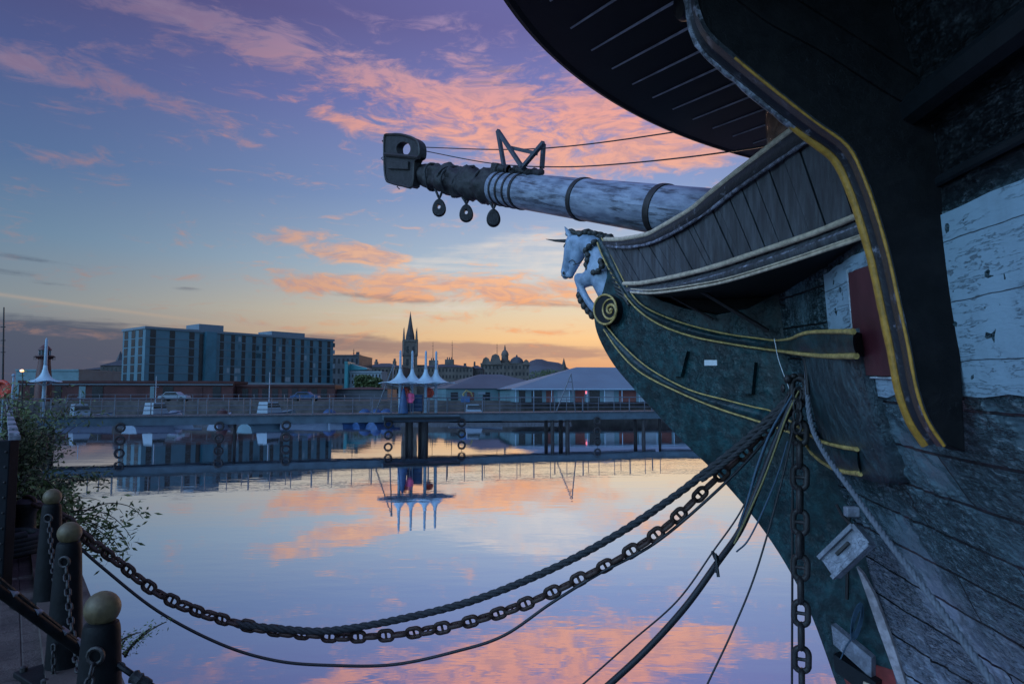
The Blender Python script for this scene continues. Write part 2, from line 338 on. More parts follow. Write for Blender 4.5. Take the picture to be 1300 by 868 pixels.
# ------------------------------------------------------------------ mesh helpers
def org(o):
    v = Vector((0, 0, 0))
    while o is not None: v += o.location; o = o.parent
    return v
class MB:
    def __init__(s): s.v = []; s.f = []; s.uv = None
    def add(s, vs, fs):
        k = len(s.v); s.v += [Vector(p) for p in vs]; s.f += [tuple(i + k for i in f) for f in fs]; return s
    def box(s, c, d, rot=None):
        c = Vector(c); hx, hy, hz = (q / 2 for q in d)
        ps = [Vector((x * hx, y * hy, z * hz)) for z in (-1, 1) for y in (-1, 1) for x in (-1, 1)]
        if rot is not None: ps = [rot @ p for p in ps]
        return s.add([c + p for p in ps], [(0, 2, 3, 1), (4, 5, 7, 6), (0, 1, 5, 4), (2, 6, 7, 3), (0, 4, 6, 2), (1, 3, 7, 5)])
    def bar(s, a, b, w, h, up=(0, 0, 1)):
        a = Vector(a); b = Vector(b); d = (b - a); L = d.length; d.normalize(); up = Vector(up)
        x = d.cross(up)
        if x.length < 1e-4: x = Vector((1, 0, 0))
        x.normalize(); z = x.cross(d)
        return s.box((a + b) / 2, (w, L, h), Matrix((x, d, z)).transposed())
    def tube(s, pts, r, n=10, caps=True, closed=False):
        pts = [Vector(p) for p in pts]; m = len(pts)
        rs = r if isinstance(r, (list, tuple)) else [r] * m
        k0 = len(s.v); prev = None
        for i, p in enumerate(pts):
            if closed: t = pts[(i + 1) % m] - pts[i - 1]
            else: t = pts[min(i + 1, m - 1)] - pts[max(i - 1, 0)]
            t.normalize()
            if prev is None:
                a = Vector((0, 0, 1)) if abs(t.z) < .9 else Vector((1, 0, 0)); nx = t.cross(a).normalized()
            else:
                nx = prev - t * prev.dot(t); nx.normalize()
            prev = nx; ny = t.cross(nx)
            for j in range(n):
                th = 2 * math.pi * j / n; s.v.append(p + (nx * math.cos(th) + ny * math.sin(th)) * rs[i])
        for i in range(m if closed else m - 1):
            i2 = (i + 1) % m
            for j in range(n):
                s.f.append((k0 + i * n + j, k0 + i * n + (j + 1) % n, k0 + i2 * n + (j + 1) % n, k0 + i2 * n + j))
        if caps and not closed:
            s.f.append(tuple(k0 + j for j in range(n))[::-1]); s.f.append(tuple(k0 + (m - 1) * n + j for j in range(n)))
        return s
    def sweep(s, pts, prof, up=(0, 0, 1), sides=None):
        """sweep a closed 2D profile (side, up) along pts; side direction given per point or from up"""
        pts = [Vector(p) for p in pts]; m = len(pts); n = len(prof); k0 = len(s.v)
        for i, p in enumerate(pts):
            t = (pts[min(i + 1, m - 1)] - pts[max(i - 1, 0)]).normalized()
            if sides is not None: sd_ = Vector(sides[i] if isinstance(sides, list) else sides); sd_ = (sd_ - t * sd_.dot(t)).normalized()
            else: sd_ = t.cross(Vector(up)).normalized()
            u = sd_.cross(t).normalized()
            if u.z < 0: u = -u
            for a, b_ in prof: s.v.append(p + sd_ * a + u * b_)
        for i in range(m - 1):
            for j in range(n):
                s.f.append((k0 + i * n + j, k0 + i * n + (j + 1) % n, k0 + (i + 1) * n + (j + 1) % n, k0 + (i + 1) * n + j))
        s.f.append(tuple(k0 + j for j in range(n))[::-1]); s.f.append(tuple(k0 + (m - 1) * n + j for j in range(n)))
        return s
    def prism(s, pts, ext):
        pts = [Vector(p) for p in pts]; n = len(pts); ext = Vector(ext); k = len(s.v)
        s.v += pts + [p + ext for p in pts]
        s.f.append(tuple(range(k, k + n))); s.f.append(tuple(range(k + n, k + 2 * n))[::-1])
        for i in range(n): s.f.append((k + i, k + (i + 1) % n, k + n + (i + 1) % n, k + n + i))
        return s
    def lathe(s, c, prof, n=20, axis=None):
        c = Vector(c); k0 = len(s.v); m = len(prof)
        rot = axis.to_track_quat('Z', 'Y').to_matrix() if axis is not None else None
        for r, z in prof:
            for j in range(n):
                th = 2 * math.pi * j / n; p = Vector((r * math.cos(th), r * math.sin(th), z))
                s.v.append(c + (rot @ p if rot else p))
        for i in range(m - 1):
            for j in range(n): s.f.append((k0 + i * n + j, k0 + i * n + (j + 1) % n, k0 + (i + 1) * n + (j + 1) % n, k0 + (i + 1) * n + j))
        s.f.append(tuple(k0 + j for j in range(n))[::-1]); s.f.append(tuple(k0 + (m - 1) * n + j for j in range(n)))
        return s
    def ball(s, c, r, n=12, rot=None):
        c = Vector(c); r = Vector((r, r, r)) if isinstance(r, (int, float)) else Vector(r); k0 = len(s.v); h = n // 2
        for i in range(1, h):
            ph = math.pi * i / h
            for j in range(n):
                th = 2 * math.pi * j / n; p = Vector((r.x * math.sin(ph) * math.cos(th), r.y * math.sin(ph) * math.sin(th), r.z * math.cos(ph)))
                s.v.append(c + (rot @ p if rot else p))
        top = len(s.v); p = Vector((0, 0, r.z)); s.v.append(c + (rot @ p if rot else p)); s.v.append(c - (rot @ p if rot else p))
        for i in range(h - 2):
            for j in range(n): s.f.append((k0 + i * n + j, k0 + (i + 1) * n + j, k0 + (i + 1) * n + (j + 1) % n, k0 + i * n + (j + 1) % n))
        for j in range(n):
            s.f.append((top, k0 + j, k0 + (j + 1) % n)); s.f.append((top + 1, k0 + (h - 2) * n + (j + 1) % n, k0 + (h - 2) * n + j))
        return s
    def grid(s, rows, closed=False):
        k0 = len(s.v); m = len(rows); n = len(rows[0])
        for r_ in rows: s.v += [Vector(p) for p in r_]
        for i in range(m - 1):
            for j in range(n - (0 if closed else 1)):
                s.f.append((k0 + i * n + j, k0 + i * n + (j + 1) % n, k0 + (i + 1) * n + (j + 1) % n, k0 + (i + 1) * n + j))
        return s
    def build(s, name, mat, parent=None, smooth=35, uvs=None, fix=True, bevel=0):
        o0 = org(parent); me = bpy.data.meshes.new(name)
        me.from_pydata([p - o0 for p in s.v], [], s.f)
        if fix:
            bm = bmesh.new(); bm.from_mesh(me); bmesh.ops.recalc_face_normals(bm, faces=bm.faces); bm.to_mesh(me); bm.free()
        me.materials.append(mat if not isinstance(mat, str) else M[mat])
        if smooth: me.shade_smooth(); me.set_sharp_from_angle(angle=R(smooth))
        if uvs is not None:
            l = me.uv_layers.new(name='UVMap')
            for lp in me.loops: l.data[lp.index].uv = uvs[lp.vertex_index]
        o = bpy.data.objects.new(name, me); col.objects.link(o)
        if parent is not None: o.parent = parent
        if bevel:
            bv = o.modifiers.new('bevel', 'BEVEL'); bv.width = bevel; bv.segments = 2; bv.limit_method = 'ANGLE'
        return o
def thing(name, label, cat, loc=(0, 0, 0), group=None, rz=0):
    o = bpy.data.objects.new(name, None); col.objects.link(o); o.location = loc; o.rotation_euler = (0, 0, rz)
    o.empty_display_size = .2
    return tag(o, label, cat, group)
def tag(o, label=None, cat=None, group=None, kind=None):
    if label: o['label'] = label
    if cat: o['category'] = cat
    if group: o['group'] = group
    if kind: o['kind'] = kind
    return o
def copy_tree(o, parent=None):
    c = o.copy(); col.objects.link(c); c.parent = parent
    for ch in o.children: copy_tree(ch, c)
    return c
def smooth_path(pts, n=8):
    """Catmull-Rom through pts"""
    pts = [Vector(p) for p in pts]; out = []
    P = [pts[0] * 2 - pts[1]] + pts + [pts[-1] * 2 - pts[-2]]
    for i in range(1, len(P) - 2):
        for k in range(n):
            t = k / n; a, b_, c, d = P[i - 1], P[i], P[i + 1], P[i + 2]
            out.append(.5 * ((2 * b_) + (c - a) * t + (2 * a - 5 * b_ + 4 * c - d) * t * t + (3 * b_ - a - 3 * c + d) * t ** 3))
    out.append(pts[-1]); return out
def resample(pts, step):
    out = [pts[0].copy()]; acc = 0
    for a, b_ in zip(pts, pts[1:]):
        d = (b_ - a).length
        while acc + d >= step:
            t = (step - acc) / d; a = a.lerp(b_, t); out.append(a.copy()); d = (b_ - a).length; acc = 0
        acc += d
    return out
def interp(tab, x):
    if x <= tab[0][0]: return tab[0][1]
    for (x0, y0), (x1, y1) in zip(tab, tab[1:]):
        if x <= x1: return y0 + (y1 - y0) * (x - x0) / (x1 - x0)
    return tab[-1][1]
def csp(tab, x):
    """smooth (monotone-ish) interpolation"""
    n = len(tab)
    if x <= tab[0][0]: return tab[0][1]
    if x >= tab[-1][0]: return tab[-1][1]
    for i in range(n - 1):
        x0, y0 = tab[i]; x1, y1 = tab[i + 1]
        if x <= x1:
            s = lambda k: (tab[min(k + 1, n - 1)][1] - tab[max(k - 1, 0)][1]) / (tab[min(k + 1, n - 1)][0] - tab[max(k - 1, 0)][0])
            h = x1 - x0; t = (x - x0) / h; m0, m1 = s(i) * h, s(i + 1) * h
            return (2 * t ** 3 - 3 * t * t + 1) * y0 + (t ** 3 - 2 * t * t + t) * m0 + (-2 * t ** 3 + 3 * t * t) * y1 + (t ** 3 - t * t) * m1

# ------------------------------------------------------------------ the ship's own frame: aft a, to port l, height z
F = Vector((4.0, 8.0, 0)); SV = Vector((-.59, .807, 0)).normalized(); NV = Vector((-SV.y, SV.x, 0))   # NV points to port (towards the quay)
def W(a, l, z): return F - SV * a + NV * l + Vector((0, 0, z))
def on_centre(px, py, l=0.0): return on_plane(px, py, F + NV * l, NV)

# ------------------------------------------------------------------ the setting
def sheet(name, pts, z, mat, kind='structure'):
    o = MB().add([(x, y, z) for x, y in pts], [tuple(range(len(pts)))]).build(name, mat, smooth=0); tag(o, kind=kind); return o
M['stone'] = plain('quay_paving', (.085, .062, .055), .85, var=.4, scale=2.5, bmp=.6, bd=.02)
m, b = new_mat('quay_setts'); v = coord('Object', (1, 1, 1)); rotv = S.tree.nodes.new('ShaderNodeMapping'); S.tree.links.new(v.v, rotv.inputs[0]); rotv.inputs['Rotation'].default_value = (0, 0, -math.atan2(SV.y, SV.x))
bk = S.tree.nodes.new('ShaderNodeTexBrick'); S.tree.links.new(rotv.outputs[0], bk.inputs['Vector'])
for k, q in (('Scale', 1.0), ('Brick Width', .24), ('Row Height', .15), ('Mortar Size', .010), ('Mortar Smooth', .9)): bk.inputs[k].default_value = q
bk.inputs['Color1'].default_value = (1, 1, 1, 1); bk.inputs['Color2'].default_value = (.75, .75, .75, 1); bk.inputs['Mortar'].default_value = (.6, .6, .6, 1)
nn_ = noise(v, 1.2, 5, .6)
setc(b, mixc(1.0, mixc(sstep(nn_, .35, .65), (.060, .042, .040), (.115, .085, .075)), S(bk.outputs['Color']), 'MULTIPLY'))
b.inputs['Roughness'].default_value = .8
bump(b, noise(v, 9, 7, .7) * 1.4 + (1 - S(bk.outputs['Fac'])) * .4, .9, .03); M['setts'] = m
M['land'] = plain('far_ground', (.06, .055, .05), .9, scale=.05, bmp=0)
M['quaywall'] = plain('dark_quay_stone', (.075, .070, .066), .85, var=.5, scale=.8, bmp=.3, bd=.05)
sheet('water', [(-400, -60), (400, -60), (400, 400), (-400, 400)], 0.0, 'water')
QE = 7.25                                     # the quay edge, metres to port of the ship's centre line
QZ = 1.5
def Q(t, l): v_ = W(-t, l, 0); return (v_.x, v_.y)
FAR = 88.0
# near quay: paving block with vertical wall down to the water, running away to the left
qb = MB()
outl = [Q(-60, QE), Q(57, QE), Q(110, QE + 0.0), Q(110, QE + 120), Q(-60, QE + 120)]
qb.prism([(x, y, -1.0) for x, y in outl], (0, 0, 1.0 + QZ)); tag(qb.build('quay', 'setts', smooth=0), kind='structure')
kb = MB(); p0 = Q(-30, QE + .22); p1 = Q(100, QE + .22)
kb.bar((p0[0], p0[1], QZ + .02), (p1[0], p1[1], QZ + .02), .42, .10); tag(kb.build('quay_kerb', 'stone', smooth=0), kind='structure')
# far land beyond the dock: one sheet to the horizon on a stone quay wall
MB_ = MB(); MB_.prism([(-120, FAR, -1), (300, FAR + 30, -1), (3000, 900, -1), (3000, 4500, -1), (-3000, 4500, -1), (-3000, 300, -1), (-300, FAR - 0, -1)], (0, 0, 3.1))
tag(MB_.build('ground', 'land', smooth=0), kind='structure')
o = MB().bar((-120, FAR - .3, .4), (180, FAR + 21.1, .4), .5, 3.6).build('far_quay_wall', 'quaywall', smooth=0); tag(o, kind='structure')

# ------------------------------------------------------------------ the ship: hull
RAB = [(-1, 1.0), (0, .55), (1.7, .15), (2.6, -.2), (3.5, -.62), (4.6, -.8), (7.2, -.95)]
HBT = [(0, .2), (.5, .70), (1.16, 1.33), (2.3, 2.45), (3.5, 3.42), (5, 4.45), (7, 5.3), (10, 5.85), (20, 6.1), (40, 6.0), (46, 5.2)]
HBU = [(0, .2), (.5, .9), (1.2, 1.7), (2.3, 2.85), (3.5, 3.8), (5, 4.7), (7, 5.45), (10, 5.9), (20, 6.1), (40, 6.0), (46, 5.2)]
MUL = [(-1, .18), (0, .42), (.6, .56), (1.5, .78), (2.5, .93), (3.1, .985), (3.5, 1), (9, 1)]
def HB(a, z):
    x = max(0.0, a - csp(RAB, z))
    w = min(1, max(0, (z - 4.9) / 1.9)); w = w * w * (3 - 2 * w)
    l = csp(HBT, x) * (1 - w) + csp(HBU, x) * w
    return .2 + (l - .2) * csp(MUL, z)
def hull_hit(px, py, off=0.0):
    d = ray(px, py); o = Vector((0, 0, CZ)); y = 1.5
    while y < 14:
        p = o + d * y; q = p - F; a = -q.dot(SV); l = q.dot(NV)
        if p.z > -1.2 and a >= csp(RAB, p.z) and l <= HB(a, p.z) + off: return p
        y += .01
    return None
def hull_n(p):
    q = p - F; a = -q.dot(SV); z = p.z
    s_ = lambda a, z: W(a, HB(a, z), z)
    ta = s_(a + .1, z) - s_(a - .1 if a - .1 > csp(RAB, z) else a, z); tz = s_(a, z + .1) - s_(a, z - .1)
    n = ta.cross(tz).normalized()
    return n if n.dot(NV) > 0 else -n

ship = thing('sailing_ship', 'old black wooden sailing ship with white gun band and unicorn figurehead, moored beside the quay', 'ship', F)
xs = [0, .06, .12, .2, .3, .4, .5, .65, .8, 1, 1.2, 1.4, 1.6, 1.8, 2.0, 2.2, 2.4, 2.6, 2.8, 3, 3.2, 3.5, 3.8, 4.2, 4.6, 5, 5.5, 6, 7, 8, 9, 10, 12, 15, 20, 25, 30, 35, 40, 44, 46]
zs = [-1 + .1 * i for i in range(81)]
def sheer(x): return .10 * max(0, 1 - x / 6) ** 2 * 2.2
mb = MB(); uvs = []; rows = []
sm = 0
fx = [.035 * i for i in range(118)] + [x for x in xs if x > 4.15]
fz_ = [-1 + .035 * i for i in range(229)]
def crust(p, v, z):
    zn = mnoise.noise(p * .9 + Vector((3, 1, 7))) * .5 + .5; zn = min(1, max(0, (zn - .42) / .2))
    d = mnoise.fractal(p * 9, .6, 2.1, 5) * (.006 + .030 * zn)
    d += .022 * zn * max(0, mnoise.noise(Vector((p.x * 16, p.y * 16, p.z * 22))))
    f = (v / .37) % 1.0; e = min(f, 1 - f) * .37
    if e < .03: d -= .014 * (1 - e / .03)
    d += .004 * mnoise.noise(Vector((0, 0, math.floor(v / .37) * 3.7)))
    return d if z < 4.7 else d * .5
for side in (1, -1):
    rows = []
    for z in (fz_ if side == 1 else zs):
        r0 = csp(RAB, z); row = []
        L = 0; last = None
        for x in (fx if side == 1 else xs):
            l = HB(r0 + x, z)
            p = W(r0 + x, side * l, z)
            if last is not None: L += (p - last).length
            last = p; v = z - sheer(x); uvs.append((L, v))
            if side == 1 and .1 < x < 6: p = p + NV * .75 * crust(p, v, z) + SV * .6 * crust(p, v, z)
            row.append(p)
        rows.append(row)
    mb.grid(rows)
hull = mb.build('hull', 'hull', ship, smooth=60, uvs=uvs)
hull['label'] = 'black planked hull with cracked and peeling paint'
# stern closing board
tb = MB(); tb.grid([[W(csp(RAB, z) + 46, l * HB(csp(RAB, z) + 46, z), z) for l in (-1, 1)] for z in (-1, 7)]); tb.build('stern_board', 'paint_black', ship)
# white gunport band: one plank thicker than the hull, edges ragged by years of paint
def hull_strip(name, mat, z0, z1, a_from, a_to, off, thick_mat=None, side=1, nz=6, parent=None, jag=0.0):
    rows = []; uv = []; N = 90
    for k in range(nz + 3):
        row = []
        for i in range(N + 1):
            t = i / N; a = a_from + (a_to - a_from) * t ** 1.6
            zl = z0(a) if callable(z0) else z0; zh = z1(a) if callable(z1) else z1
            kk = min(max(k - 1, 0), nz); z = zl + (zh - zl) * kk / nz
            if jag and kk in (0, nz): z += jag * (mnoise.noise(Vector((a * 4, z * 3, 1))) )
            p = W(a, side * HB(a, z), z); n = hull_n(W(a, HB(a, z), z))
            if side < 0: q = n.dot(NV); n = n - NV * 2 * q
            o_ = off if 1 <= k <= nz + 1 else -.03
            row.append(p + n * o_); uv.append((a, z))
        rows.append(row)
    return MB().grid(rows).build(name, mat, parent or ship, smooth=40, uvs=uv)
pw = hull_hit(1053, 400); aw = -(pw - F).dot(SV)
band = hull_strip('gunport_band', 'bandwhite', lambda a: 3.47 - .0 * a, lambda a: 4.66, aw, 30, .022, jag=.05)
band['label'] = 'broad flaking white painted band along the hull'
# gunport in the band with its dark red lid
def hull_patch(name, mat, corners, off, thick, parent=ship, n=6, fold=0.0):
    """a thin board that follows the hull between four picture corners (tl, tr, br, bl)"""
    tl, tr, br_, bl = corners; rows = []; rb = []
    for i in range(n + 1):
        r1 = []; r2 = []
        for j in range(n * 2 + 1):
            u = j / (n * 2); v = i / n
            px = (tl[0] * (1 - u) + tr[0] * u) * (1 - v) + (bl[0] * (1 - u) + br_[0] * u) * v
            py = (tl[1] * (1 - u) + tr[1] * u) * (1 - v) + (bl[1] * (1 - u) + br_[1] * u) * v
            p = hull_hit(px, py); nn = hull_n(p); f = fold * (1 if (j // 2) % 2 else 0)
            r1.append(p + nn * (off + f)); r2.append(p + nn * (off - thick))
        rows.append(r1); rb.append(r2)
    mbx = MB().grid(rows); per = lambda g_: g_[0] + [r[-1] for r in g_[1:]] + g_[-1][::-1][1:] + [r[0] for r in g_[::-1][1:-1]]
    a, b_ = per(rows), per(rb); mbx.grid([a, b_], closed=True)
    return mbx.build(name, mat, parent, smooth=30)
port = hull_patch('gunport_lid', 'red', ((1086, 346), (1150, 322), (1160, 476), (1096, 474)), .06, .08, fold=.012)
port['label'] = 'dark red gunport lid of upright boards'
fr_ = MB()
ring = [hull_hit(*q) for q in ((1084, 342), (1096, 477), (1170, 479))]
ring = [p + hull_n(p) * .05 for p in ring]; fr_.tube(ring, .014, 6); fr_.build('sill', 'white', port)
# wale planks standing proud below the band (plank lands you can see as steps)
def sweep_on_hull(name, mat, zf, a0, a1, w, h, parent=ship, N=80, side=1):
    pts = []; sides = []
    for i in range(N + 1):
        t = i / N; a = a0 + (a1 - a0) * t ** 1.5; z = zf(a); p = W(a, HB(a, z), z)
        pts.append(p); sides.append(hull_n(p))
    return MB().sweep(pts, [(-.05, -h / 2), (w * .7, -h / 2), (w, -h / 4), (w, h / 4), (w * .7, h / 2), (-.05, h / 2)], sides=sides).build(name, mat, parent, smooth=30)
sweep_on_hull('rubbing_strake', 'paint_black', lambda a: 5.35 + .02 * a, 1.7, 25, .16, .20)
sweep_on_hull('channel_moulding', 'paint_black', lambda a: 4.86 + .01 * a, 1.7, 25, .035, .07)

# ------------------------------------------------------------------ stem, knee of the head
kn = [(764, 392), (766, 415), (774, 437), (790, 464), (812, 490), (834, 514), (880, 562), (910, 590), (940, 622), (972, 660), (1000, 700), (1022, 738), (1042, 780), (1058, 822), (1072, 862)]
pts = [on_centre(*q) for q in smooth_path([Vector((x, y, 0)) for x, y in kn], 3) for q in [(q.x, q.y)]] if False else [on_centre(q.x, q.y) for q in smooth_path([Vector((x, y, 0)) for x, y in kn], 3)]
last = pts[-1]; low = last - SV * .55; low.z = -1.0
back = [W(.75, 0, -1), W(.75, 0, 2.0), W(0, 0, 3.6), W(-.5, 0, 5.0)]
top_px = [(1000, 372), (960, 392), (920, 400), (880, 392), (850, 382), (822, 366), (804, 345), (790, 318), (782, 310), (780, 330), (781, 352), (772, 382)]
top = [on_centre(*q) for q in top_px]
T = .19
def knee_piece(name, pts, mat, t, parent, bev=.012):
    o = MB().prism([p + NV * t for p in pts], NV * (-2 * t)).build(name, mat, parent, smooth=30, bevel=bev); return o
cut = knee_piece('stem', pts + [low] + back + top, 'knee', T, ship)
cut['label'] = 'dark teal timber cutwater and knee of the head'
# red boot topping near the water
bt = [on_centre(1051, 808, T), on_centre(1072, 862, T), W(.2, T, -.9), W(1.0, T, -.9)]
q0 = on_centre(1051, 806, T)
zt = q0.z
rp = [on_centre(x, y, T + .004) for x, y in ((1060, 828), (1066, 845), (1072, 862))]
e_ = rp[-1] - SV * .5; e_.z = -.95
poly = [rp[0], rp[1], rp[2], e_, W(.9, T + .004, -.95), W(.9, T + .004, rp[0].z + .02)]
MB().prism(poly, NV * -(2 * T + .008)).build('boot_topping', 'redboot', ship, smooth=30)['label'] = 'brick red painted foot of the stem'
# small fittings on the knee's side
for q, nm in ((((868, 446), (876, 446), (868, 478), (858, 478)), 'timber_cleat'), (((952, 458), (962, 460), (958, 500), (946, 500)), 'timber_cleat')):
    MB().prism([on_centre(x, y, T) for x, y in q], NV * .07).build(nm, 'knee', ship, smooth=30)
MB().prism([on_centre(x, y, T + .002) for x, y in ((895, 457), (911, 457), (911, 464), (895, 464))], NV * .015).build('name_tag', 'plate', ship, smooth=0)['label'] = 'small blank white plate on the knee'
MB().prism([on_centre(x, y, T) for x, y in ((985, 462), (1016, 462), (1016, 540), (985, 540))], NV * .06).build('hawse_board', 'knee', ship, smooth=30)
# straps and plank lines on the lower stem
for (x0, y0, x1, y1) in ((1090, 610, 1088, 700), (1078, 640, 1075, 760)):
    MB().tube([on_centre(x0, y0, T + .01), on_centre(x1, y1, T + .01)], .018, 6).build('iron_strap', 'iron', ship)
pl = [(1061, 790), (1112, 832), (1112, 858), (1064, 815)]
MB().prism([on_centre(x, y, T) for x, y in pl], NV * .10).build('stem_plank', 'boxwood', ship, smooth=30)
pl = [(1066, 826), (1120, 862), (1120, 886), (1068, 848)]
MB().prism([on_centre(x, y, T) for x, y in pl], NV * .14).build('stem_plank', 'paint_black', ship, smooth=30)
pl = [(1105, 860), (1118, 866), (1122, 900), (1105, 900)]
MB().prism([on_centre(x, y, T) for x, y in pl], NV * .16).build('stem_plank', 'cream', ship, smooth=30)

# pale plank edge where the bottom planking leaves the stem
sh_ = [on_centre(x, y, T + .10) for x, y in ((1090, 718), (1098, 727), (1112, 752), (1124, 782), (1136, 815), (1148, 852), (1158, 885), (1150, 885), (1134, 842), (1118, 798), (1104, 757))]
MB().prism(sh_, NV * .05).build('plank_edge', 'shard', ship, smooth=20)['label'] = 'pale bare plank edge where the paint has gone'

# ------------------------------------------------------------------ timber bolster on the bow that the cheeks run round
rows = []
for i in range(15):
    z = 2.72 + 1.32 * i / 14; row = []
    for j in range(17):
        t = j / 16; a = -.10 + 1.42 * t; p = W(a, HB(a, z), z); n = hull_n(W(max(a, .02 + csp(RAB, z)), HB(a, z), z))
        bl = max(0.0, 1 - abs(2 * t - 1) ** 3) ** .6
        hgt = .185 if z > 3.55 else .165
        row.append(p + n * (bl * hgt - .02) + NV * .03 * bl)
    rows.append(row)
pil = MB().grid(rows).build('bow_bolster', 'pillar', ship, smooth=50)
md_ = pil.modifiers.new('solid', 'SOLIDIFY'); md_.thickness = .03; md_.offset = -1
pil['label'] = 'rounded upright bolster in flaked teal paint'

def depth_y(px, py):
    c = on_centre(px, py, T + .04).y
    if px <= 972: return c
    h = hull_hit(max(px, 1028), py, .25)
    hy = h.y if h else c
    if px >= 1028: return hy
    t = (px - 972) / 56; t = t * t * (3 - 2 * t)
    return c * (1 - t) + hy * t
def cheek(pxs, n=5): return [at(q.x, q.y, depth_y(q.x, q.y)) for q in smooth_path([Vector((x, y, 0)) for x, y in pxs], n)]
def par(pts, N):
    L = [0]
    for a, b_ in zip(pts, pts[1:]): L.append(L[-1] + (b_ - a).length)
    out = []
    for i in range(N):
        d = L[-1] * i / (N - 1); k = 0
        while k < len(L) - 2 and L[k + 1] < d: k += 1
        t = (d - L[k]) / max(1e-9, L[k + 1] - L[k]); out.append(pts[k].lerp(pts[k + 1], min(1, t)))
    return out
def ribbon(name, c1, c2, mat, parent, bulge=.04, thick=.10, N=60, K=6, toward=None, base=0.0):
    a, b_ = par(c1, N), par(c2, N); rows = []
    for p, q in zip(a, b_):
        row = []
        dn = toward(p) if toward else (Vector((0, 0, CZ)) - p).normalized()
        row.append(p - dn * thick)
        for k in range(K + 1):
            t = k / K; row.append(p.lerp(q, t) + dn * (base + bulge * math.sin(math.pi * t)))
        row.append(q - dn * thick); rows.append(row)
    mbx = MB().grid(rows, closed=True)
    n = K + 3; m_ = len(rows); mbx.f.append(tuple(range(n))); mbx.f.append(tuple((m_ - 1) * n + i for i in range(n))[::-1])
    return mbx.build(name, mat, parent, smooth=40)
def trim(name, pts, mat, parent, r=.016, wob=.15):
    rs = [r * (1 + wob * mnoise.noise(p * 6)) for p in pts]
    return MB().tube(pts, rs, 8).build(name, mat, parent, smooth=60)
portside = lambda p: (NV * .8 - SV * .1).normalized()
L1 = [(764, 302), (772, 314), (780, 331), (795, 361), (813, 385), (840, 400), (877, 413), (924, 424), (960, 429), (985, 432), (1004, 430), (1016, 425), (1028, 422), (1050, 421), (1084, 421)]
L2 = [(759, 308), (764, 322), (773, 340), (790, 369), (810, 393), (840, 413), (883, 428), (937, 438), (970, 443), (1000, 447), (1024, 450), (1051, 452), (1088, 452)]
L3 = [(769, 412), (790, 437), (824, 467), (874, 494), (924, 508), (960, 517), (978, 521), (1000, 532), (1016, 543), (1031, 553), (1046, 561), (1069, 567), (1089, 570)]
L4 = [(767, 418), (787, 447), (817, 475), (874, 503), (917, 520), (961, 534), (1004, 549), (1020, 560), (1033, 577), (1052, 591), (1070, 598), (1093, 601)]
for nm, A_, B_, rr in (('upper_cheek', L1, L2, .017), ('lower_cheek', L3, L4, .0155)):
    ca_, cb_ = cheek(A_), cheek(B_)
    ck = ribbon(nm, ca_, cb_, 'knee', ship, bulge=.05, thick=.26, toward=portside)
    for c_, k_ in ((ca_, 1.0), (cb_, 1.15)):
        # trim is wider near the hull, as it is painted there
        pts_ = par(c_, 70); rs = [rr * k_ * (.72 + .75 * max(0, (i - 40) / 30)) * (1 + .2 * mnoise.noise(p * 8)) for i, p in enumerate(pts_)]
        MB().tube([p + NV * .012 for p in pts_], rs, 8).build('gilt_trim', 'gold', ck, smooth=60)

# ------------------------------------------------------------------ head rails and planked side
P0 = W(-4.15, .17, 0); P1 = at(1093, 285, 5.55)
PN = Vector((P1 - P0).to_tuple()); PN.z = 0; PD = PN.normalized(); PN = Vector((-PD.y, PD.x, 0))
if PN.dot(NV) < 0: PN = -PN
def on_side(q, off=0.0): return on_plane(q[0], q[1], P0 + PN * off, PN)
def mirror(p):
    return p - NV * (2 * (p - F).dot(NV))
def spath(q, n=6): return [(v_.x, v_.y) for v_ in smooth_path([Vector((x, y, 0)) for x, y in q], n)]
top_r = spath([(768, 304), (785, 304), (800, 302), (823, 297), (840, 288), (877, 266), (900, 247), (930, 223), (960, 200), (990, 177), (1017, 157), (1050, 133), (1078, 112)])
top_l = spath([(770, 314), (785, 316), (806, 315), (828, 310), (850, 300), (877, 285), (903, 268), (935, 243), (965, 222), (1000, 198), (1030, 178), (1060, 158), (1085, 142)])
bot_1 = spath([(792, 360), (815, 359), (857, 351), (905, 339), (957, 322), (1033, 296), (1095, 271), (1130, 256)])
bot_1b = spath([(796, 364), (820, 364), (860, 357), (908, 345), (960, 329), (1035, 303), (1095, 280), (1130, 265)])
bot_2 = spath([(801, 371), (830, 372), (877, 366), (923, 357), (990, 337), (1050, 317), (1096, 301), (1130, 287)])
